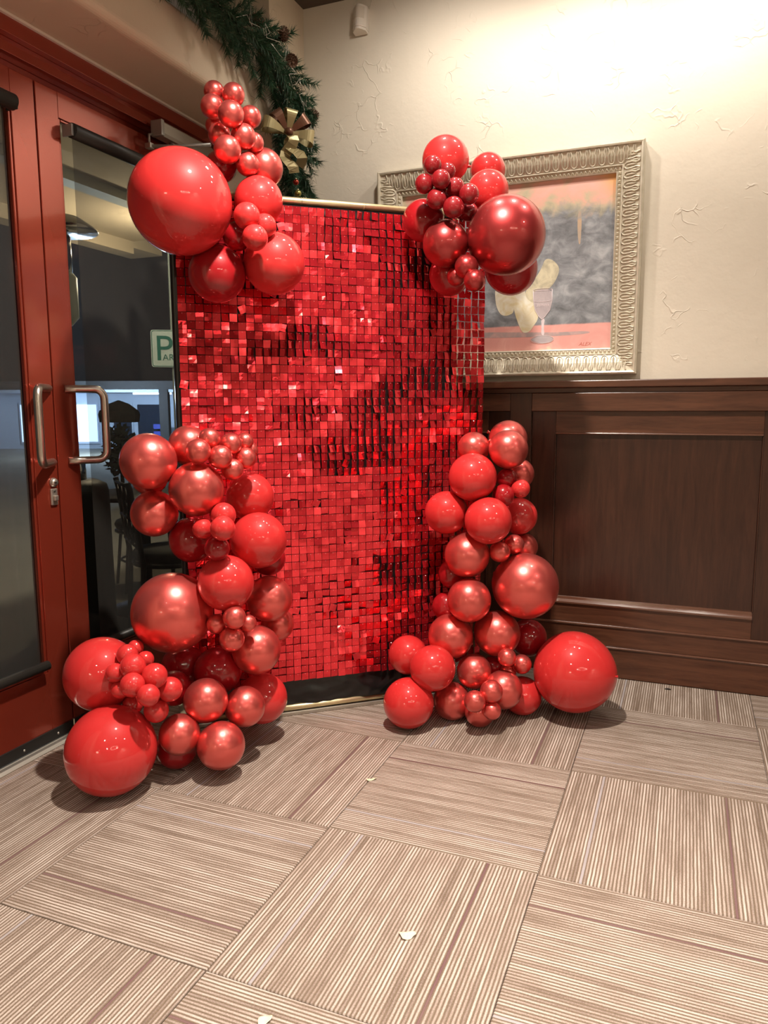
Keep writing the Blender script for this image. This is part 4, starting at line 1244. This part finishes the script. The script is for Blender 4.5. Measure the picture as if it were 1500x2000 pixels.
# ================================================================== outside, beyond the glass doors (night)
def mat_pave():
    m, nt, b, out = new_mat('pavement')
    co = obj_co(nt)
    c = mixc(nt, noise_tex(nt, co, 1.3, 5, 0.6), (0.10, 0.095, 0.08), (0.24, 0.22, 0.18))
    nt.links.new(c, b.inputs['Base Color']); b.inputs['Roughness'].default_value = 0.85
    return m
M['pave'] = mat_pave()
M['canopy'] = P('canopy_stucco', (0.50, 0.43, 0.32), 0.85)
M['iron'] = P('black_iron', (0.010, 0.010, 0.011), 0.45)
M['cushion'] = P('dark_cushion', (0.020, 0.024, 0.028), 0.7)
M['heater_black'] = P('heater_black', (0.013, 0.013, 0.013), 0.55)
M['chrome'] = P('chrome', (0.72, 0.72, 0.74), 0.18, 1.0)
M['sign_white'] = P('sign_white', (0.62, 0.72, 0.66), 0.5)
M['sign_green'] = P('sign_green', (0.0, 0.16, 0.12), 0.5)
M['post'] = P('galvanised', (0.42, 0.46, 0.40), 0.5, 0.3)
M['foliage'] = P('night_foliage', (0.012, 0.016, 0.010), 0.9)
M['umb'] = P('umbrella_canvas', (0.03, 0.028, 0.024), 0.9)
M['bldg'] = P('building_wall', (0.42, 0.48, 0.60), 0.8)
M['bldg_dark'] = P('building_roof', (0.03, 0.03, 0.033), 0.9)
M['win_dark'] = P('shop_glass', (0.02, 0.03, 0.05), 0.1)
M['win_lit'] = P('lit_window', (0.3, 0.4, 0.6), 0.5, emis=(0.45, 0.62, 1.0), estr=3.5)
M['tube_lit'] = P('fluorescent', (0.8, 0.9, 1.0), 0.5, emis=(0.62, 0.80, 1.0), estr=16.0)
M['sign_lit'] = P('lit_sign', (0.6, 0.7, 0.1), 0.5, emis=(0.55, 0.62, 0.10), estr=2.0)
M['blue_paint'] = P('blue_paint', (0.03, 0.06, 0.45), 0.5)
M['red_paint'] = P('rust_paint', (0.35, 0.15, 0.08), 0.6)

gr_ = MB().box(-40, -1.26, -12, 40, -0.12, -0.02).build('pavement', M['pave']); struct(gr_)
cp = struct(empty('trim_3', (-2.4, 1.2, 2.6)))
MB().box(-3.52 + 2.4, -1.46 + 2.4, -5.2, 2.25, 0.0, 0.18).build('soffit', M['canopy'], cp)
MB().box(-3.62 + 2.4, -3.46 + 2.4, -5.2, 2.25, -0.10, 0.24).build('fascia_beam', M['canopy'], cp)
MB().box(-2.62 + 2.4, -2.50 + 2.4, -5.2, 2.25, -0.06, 0.0).build('soffit_beam', M['post'], cp)
MB().box(-3.80 + 2.4, -3.46 + 2.4, 2.25, 2.62, -0.05, 0.30).build('beam_end', M['canopy'], cp)

ht = empty('patio_heater', (-2.09, 1.215, -0.02))
tag(ht, 'black patio heater with chrome post seen through the right glass door', 'heater')
MB().lathe([(0.20, 0.0), (0.205, 0.03), (0.19, 0.06), (0.185, 0.80), (0.175, 0.84), (0.12, 0.865)], 28).build('tank_housing', M['heater_black'], ht)
MB().lathe([(0.075, 0.865), (0.075, 0.955), (0.05, 0.975)], 24).build('collar', M['chrome'], ht)
MB().lathe([(0.032, 0.97), (0.032, 1.66)], 18).build('post', M['chrome'], ht)
bn = MB().lathe([(0.05, 1.66), (0.085, 1.70), (0.085, 1.90), (0.07, 1.92)], 24).build('burner', M['sign_white'], ht)
MB().lathe([(0.065, 1.92), (0.065, 2.10), (0.05, 2.12)], 24).build('emitter_screen', M['chrome'], ht)
MB().lathe([(0.05, 2.12), (0.20, 2.125), (0.195, 2.14), (0.12, 2.19), (0.02, 2.21)], 28).build('reflector_dome', M['chrome'], ht)

def iron_chair(loc, rz, label):
    """seat faces +x"""
    c = empty('patio_chair', loc, rz); tag(c, label, 'chair', 'iron patio chairs outside the doors')
    w = 0.21
    MB().lathe([(0.17, 0.41), (0.205, 0.425), (0.215, 0.45), (0.20, 0.475), (0.10, 0.485), (0.002, 0.487)], 24).build('seat_cushion', M['cushion'], c)
    MB().tube([(0.205 * math.cos(a * PI / 12), 0.205 * math.sin(a * PI / 12), 0.405) for a in range(24)], 0.011, 8, closed=True).build('seat_ring', M['iron'], c)
    for sx, sy in ((0.15, 0.15), (0.15, -0.15)):
        MB().tube([(sx, sy, 0.405), (sx * 1.25, sy * 1.2, 0.0)], 0.011, 8).build('leg', M['iron'], c)
    for sy in (1, -1):
        MB().tube([(-0.21, sy * 0.19, 0.0), (-0.19, sy * 0.19, 0.42), (-0.24, sy * 0.19, 0.82), (-0.25, sy * 0.19, 0.86)], 0.015, 8).build('back_post', M['iron'], c)
    for z_ in (0.52, 0.66, 0.84):
        MB().tube([(-0.20 - (z_ - 0.42) * 0.12, -0.19, z_), (-0.20 - (z_ - 0.42) * 0.12, 0.19, z_)], 0.009, 8).build('back_rail', M['iron'], c)
    for k in range(3):
        y0_ = -0.19 + k * 0.127
        for s_ in (0, 1):
            ya, yb = (y0_, y0_ + 0.127) if s_ else (y0_ + 0.127, y0_)
            MB().tube([(-0.215, ya, 0.52), (-0.228, yb, 0.66)], 0.007, 6).build('lattice_bar', M['iron'], c)
            MB().tube([(-0.228, ya, 0.66), (-0.25, yb, 0.84)], 0.007, 6).build('lattice_bar', M['iron'], c)
    MB().tube([(0.18 * math.cos(a * PI / 8), 0.18 * math.sin(a * PI / 8), 0.20) for a in range(16)], 0.008, 6, closed=True).build('stretcher_ring', M['iron'], c)
iron_chair((-1.70, 1.52, -0.02), math.radians(50), 'black iron patio chair with lattice back beside the patio heater')
iron_chair((-2.55, 2.35, -0.02), math.radians(-130), 'black iron patio chair beyond the patio table')
tb = empty('patio_table', (-2.15, 1.85, -0.02)); tag(tb, 'dark round iron patio table behind the heater', 'table')
MB().lathe([(0.02, 0.70), (0.34, 0.705), (0.345, 0.72), (0.33, 0.73), (0.02, 0.73)], 30).build('table_top', M['iron'], tb)
MB().lathe([(0.03, 0.0), (0.03, 0.70)], 14).build('column', M['iron'], tb)
MB().lathe([(0.22, 0.0), (0.21, 0.02), (0.05, 0.05)], 24).build('base', M['iron'], tb)

sg = empty('parking_sign', (-4.828, 5.741, -0.02), math.radians(21.9 + 12))
tag(sg, 'white parking sign with green lettering on a grey post outside', 'sign')
MB().tube([(0, 0.02, 0), (0, 0.02, 3.2)], 0.035, 10).build('post', M['post'], sg)
pl = MB(); hw, z0_, z1_, rr = 0.262, 1.725, 2.16, 0.03
out_ = []
for cx, cz, a0 in ((hw - rr, z0_ + rr, -PI / 2), (hw - rr, z1_ - rr, 0), (-hw + rr, z1_ - rr, PI / 2), (-hw + rr, z0_ + rr, PI)):
    for k in range(6):
        a = a0 + PI / 2 * k / 5
        out_.append((cx + rr * math.cos(a), cz + rr * math.sin(a)))
n_ = len(out_)
pl.add([(x_, -0.022, z_) for x_, z_ in out_] + [(x_, -0.018, z_) for x_, z_ in out_], [tuple(range(n_)), tuple(reversed(range(n_, 2 * n_)))] + [(i, (i + 1) % n_, n_ + (i + 1) % n_, n_ + i) for i in range(n_)])
plate = pl.build('plate', M['sign_white'], sg)
MB().tube([(x_ * 0.955, -0.023, 1.9425 + (z_ - 1.9425) * 0.95) for x_, z_ in out_], 0.004, 4, closed=True).build('border', M['sign_green'], plate)
link('letter', text_mesh('letter', 'P', 0.42, M['sign_green'], 0.001), plate, loc=(-0.115, -0.024, 1.805), rot=(PI / 2, 0, 0))
link('lettering', text_mesh('lettering', 'ARKING', 0.105, M['sign_green'], 0.001), plate, loc=(0.06, -0.024, 1.805), rot=(PI / 2, 0, 0))

# shops across the street, lit in blue-white
BX = empty('shop_building', (-15.5, 17.0, -0.02), math.radians(22))
tag(BX, 'low pale shopfront across the street lit blue-white at night', 'building')
def bp(nm, x0, x1, y0, y1, z0, z1, m, par=None):
    return MB().box(x0, x1, y0, y1, z0, z1).build(nm, m, BX if par is None else par)
bp('wall', -7, 9, 0.0, 4, 0, 1.78, M['bldg'])
bp('roof', -7.4, 9.4, -1.8, 4.4, 1.78, 2.02, M['bldg_dark'])
bp('awning_soffit', -7.2, 9.2, -1.7, 0.0, 1.70, 1.78, M['bldg'])
for x_ in (-4.4, -1.5, 1.35, 4.2):
    bp('light_tube', x_ - 0.55, x_ + 0.55, -1.1, -0.95, 1.655, 1.70, M['tube_lit'])
wn_ = 0
for x_, w_, kind in ((-6.2, 1.0, 'win_lit'), (-4.6, 1.2, 'win_dark'), (-2.7, 0.7, 'win_lit'), (-1.2, 1.0, 'win_lit'), (0.1, 0.55, 'win_dark'), (1.05, 0.95, 'win_dark'), (2.35, 1.1, 'win_dark'), (4.2, 1.2, 'win_lit')):
    f_ = bp('window', x_ - w_ / 2 - 0.05, x_ + w_ / 2 + 0.05, -0.05, 0.0, 0.15, 1.42, M['bldg'])
    bp('pane', x_ - w_ / 2, x_ + w_ / 2, -0.07, -0.05, 0.22, 1.36, M[kind], f_)
bp('column', 1.75, 2.0, -1.75, -1.5, 0, 1.78, M['bldg_dark'])
bp('shop_sign', 1.95, 2.75, -0.10, -0.07, 1.10, 1.34, M['sign_lit'])
for k in range(3):
    bp('sign_stripe', 1.15, 1.62, -0.40, -0.36, 0.18 + k * 0.22, 0.32 + k * 0.22, M['blue_paint'])
bp('planter', 2.9, 3.9, -1.2, -0.4, 0.0, 0.7, M['red_paint'])

um = empty('street_umbrella', (-7.53, 7.84, -0.02)); tag(um, 'dark closed-sided market umbrella silhouetted against the shopfront', 'umbrella')
MB().lathe([(0.30, 1.02), (0.32, 1.14), (0.30, 1.20), (0.16, 1.31), (0.01, 1.37)], 8, smooth=False).build('canopy', M['umb'], um)
MB().lathe([(0.02, 0), (0.02, 1.3)], 8).build('pole', M['iron'], um)
bs = empty('street_bush', (-6.80, 7.0, -0.02)); tag(bs, 'dark round bush below the umbrella across the patio', 'bush')
fm = MB(); rf = random.Random(5)
for k in range(420):
    while True:
        v = Vector((rf.uniform(-1, 1), rf.uniform(-1, 1), rf.uniform(-1, 1)))
        if v.length < 1: break
    q = Vector((v.x * 0.27, v.y * 0.27, 0.62 + v.z * 0.38)); s1 = Vector((rf.uniform(-1, 1), rf.uniform(-1, 1), rf.uniform(-1, 1))).normalized() * 0.06; s2 = s1.orthogonal().normalized() * 0.03
    fm.add([q - s1, q + s2, q + s1, q - s2, q + s1.cross(s2).normalized() * 0.008], [(0, 1, 4), (1, 2, 4), (2, 3, 4), (3, 0, 4), (0, 3, 2, 1)])
fo = fm.build('foliage', M['foliage'], bs); fo['kind'] = 'stuff'
MB().lathe([(0.03, 0), (0.02, 0.6)], 8).build('stem', M['twig'], bs)

def lamp(name, loc, watts, color, size):
    d = bpy.data.lights.new(name, 'POINT'); d.energy = watts; d.color = color; d.shadow_soft_size = size
    o = bpy.data.objects.new(name, d); COL.objects.link(o); o.location = loc
lamp('street_lamp', (-4.0, 3.6, 4.5), 600, (1.0, 0.88, 0.68), 0.12)
lamp('patio_fill', (-2.7, 2.9, 2.25), 50, (1.0, 0.80, 0.55), 0.05)  # added fill under the canopy, no known fixture: lifts soffit, chairs and paving
lamp('shop_lamp', (-13.2, 14.2, 1.6), 900, (0.6, 0.78, 1.0), 0.2)

# ================================================================== lamps of the room behind the viewer
M['bulb'] = P('bulb_glow', (1, 0.9, 0.75), 0.4, emis=(1.0, 0.84, 0.62), estr=45.0)
M['drum'] = P('drum_glow', (1, 0.9, 0.75), 0.5, emis=(1.0, 0.84, 0.62), estr=7.0)
M['bronze'] = P('bronze', (0.10, 0.07, 0.045), 0.4, 0.8)
ch = empty('ring_chandelier', (2.75, -2.85, 2.45))
tag(ch, 'ring chandelier of small bulbs, mirrored as dots in the balloons', 'chandelier')
MB().tube([(0.75 * math.cos(a * PI / 18), 0.75 * math.sin(a * PI / 18), 0) for a in range(36)], 0.012, 8, closed=True).build('ring', M['bronze'], ch)
for k in range(3):
    a = 2 * PI * k / 3
    MB().tube([(0.75 * math.cos(a), 0.75 * math.sin(a), 0), (0, 0, 0.62)], 0.005, 6).build('rod', M['bronze'], ch)
bme = MB().lathe([(0.002, -0.036), (0.025, -0.025), (0.036, 0.0), (0.026, 0.024), (0.010, 0.038)], 14).mesh('bulb', M['bulb'])
for k in range(14):
    a = 2 * PI * k / 14
    link('bulb', bme, ch, loc=(0.75 * math.cos(a), 0.75 * math.sin(a), -0.035))
pd = empty('drum_pendant', (0.1, -5.9, 2.25))
tag(pd, 'glowing drum pendant lamp at the far end of the room, mirrored in the balloons', 'lamp')
MB().lathe([(0.30, -0.14), (0.30, 0.14), (0.28, 0.15)], 30).build('shade', M['drum'], pd)
MB().lathe([(0.006, 0.15), (0.006, 0.84)], 8).build('cord', M['bronze'], pd)
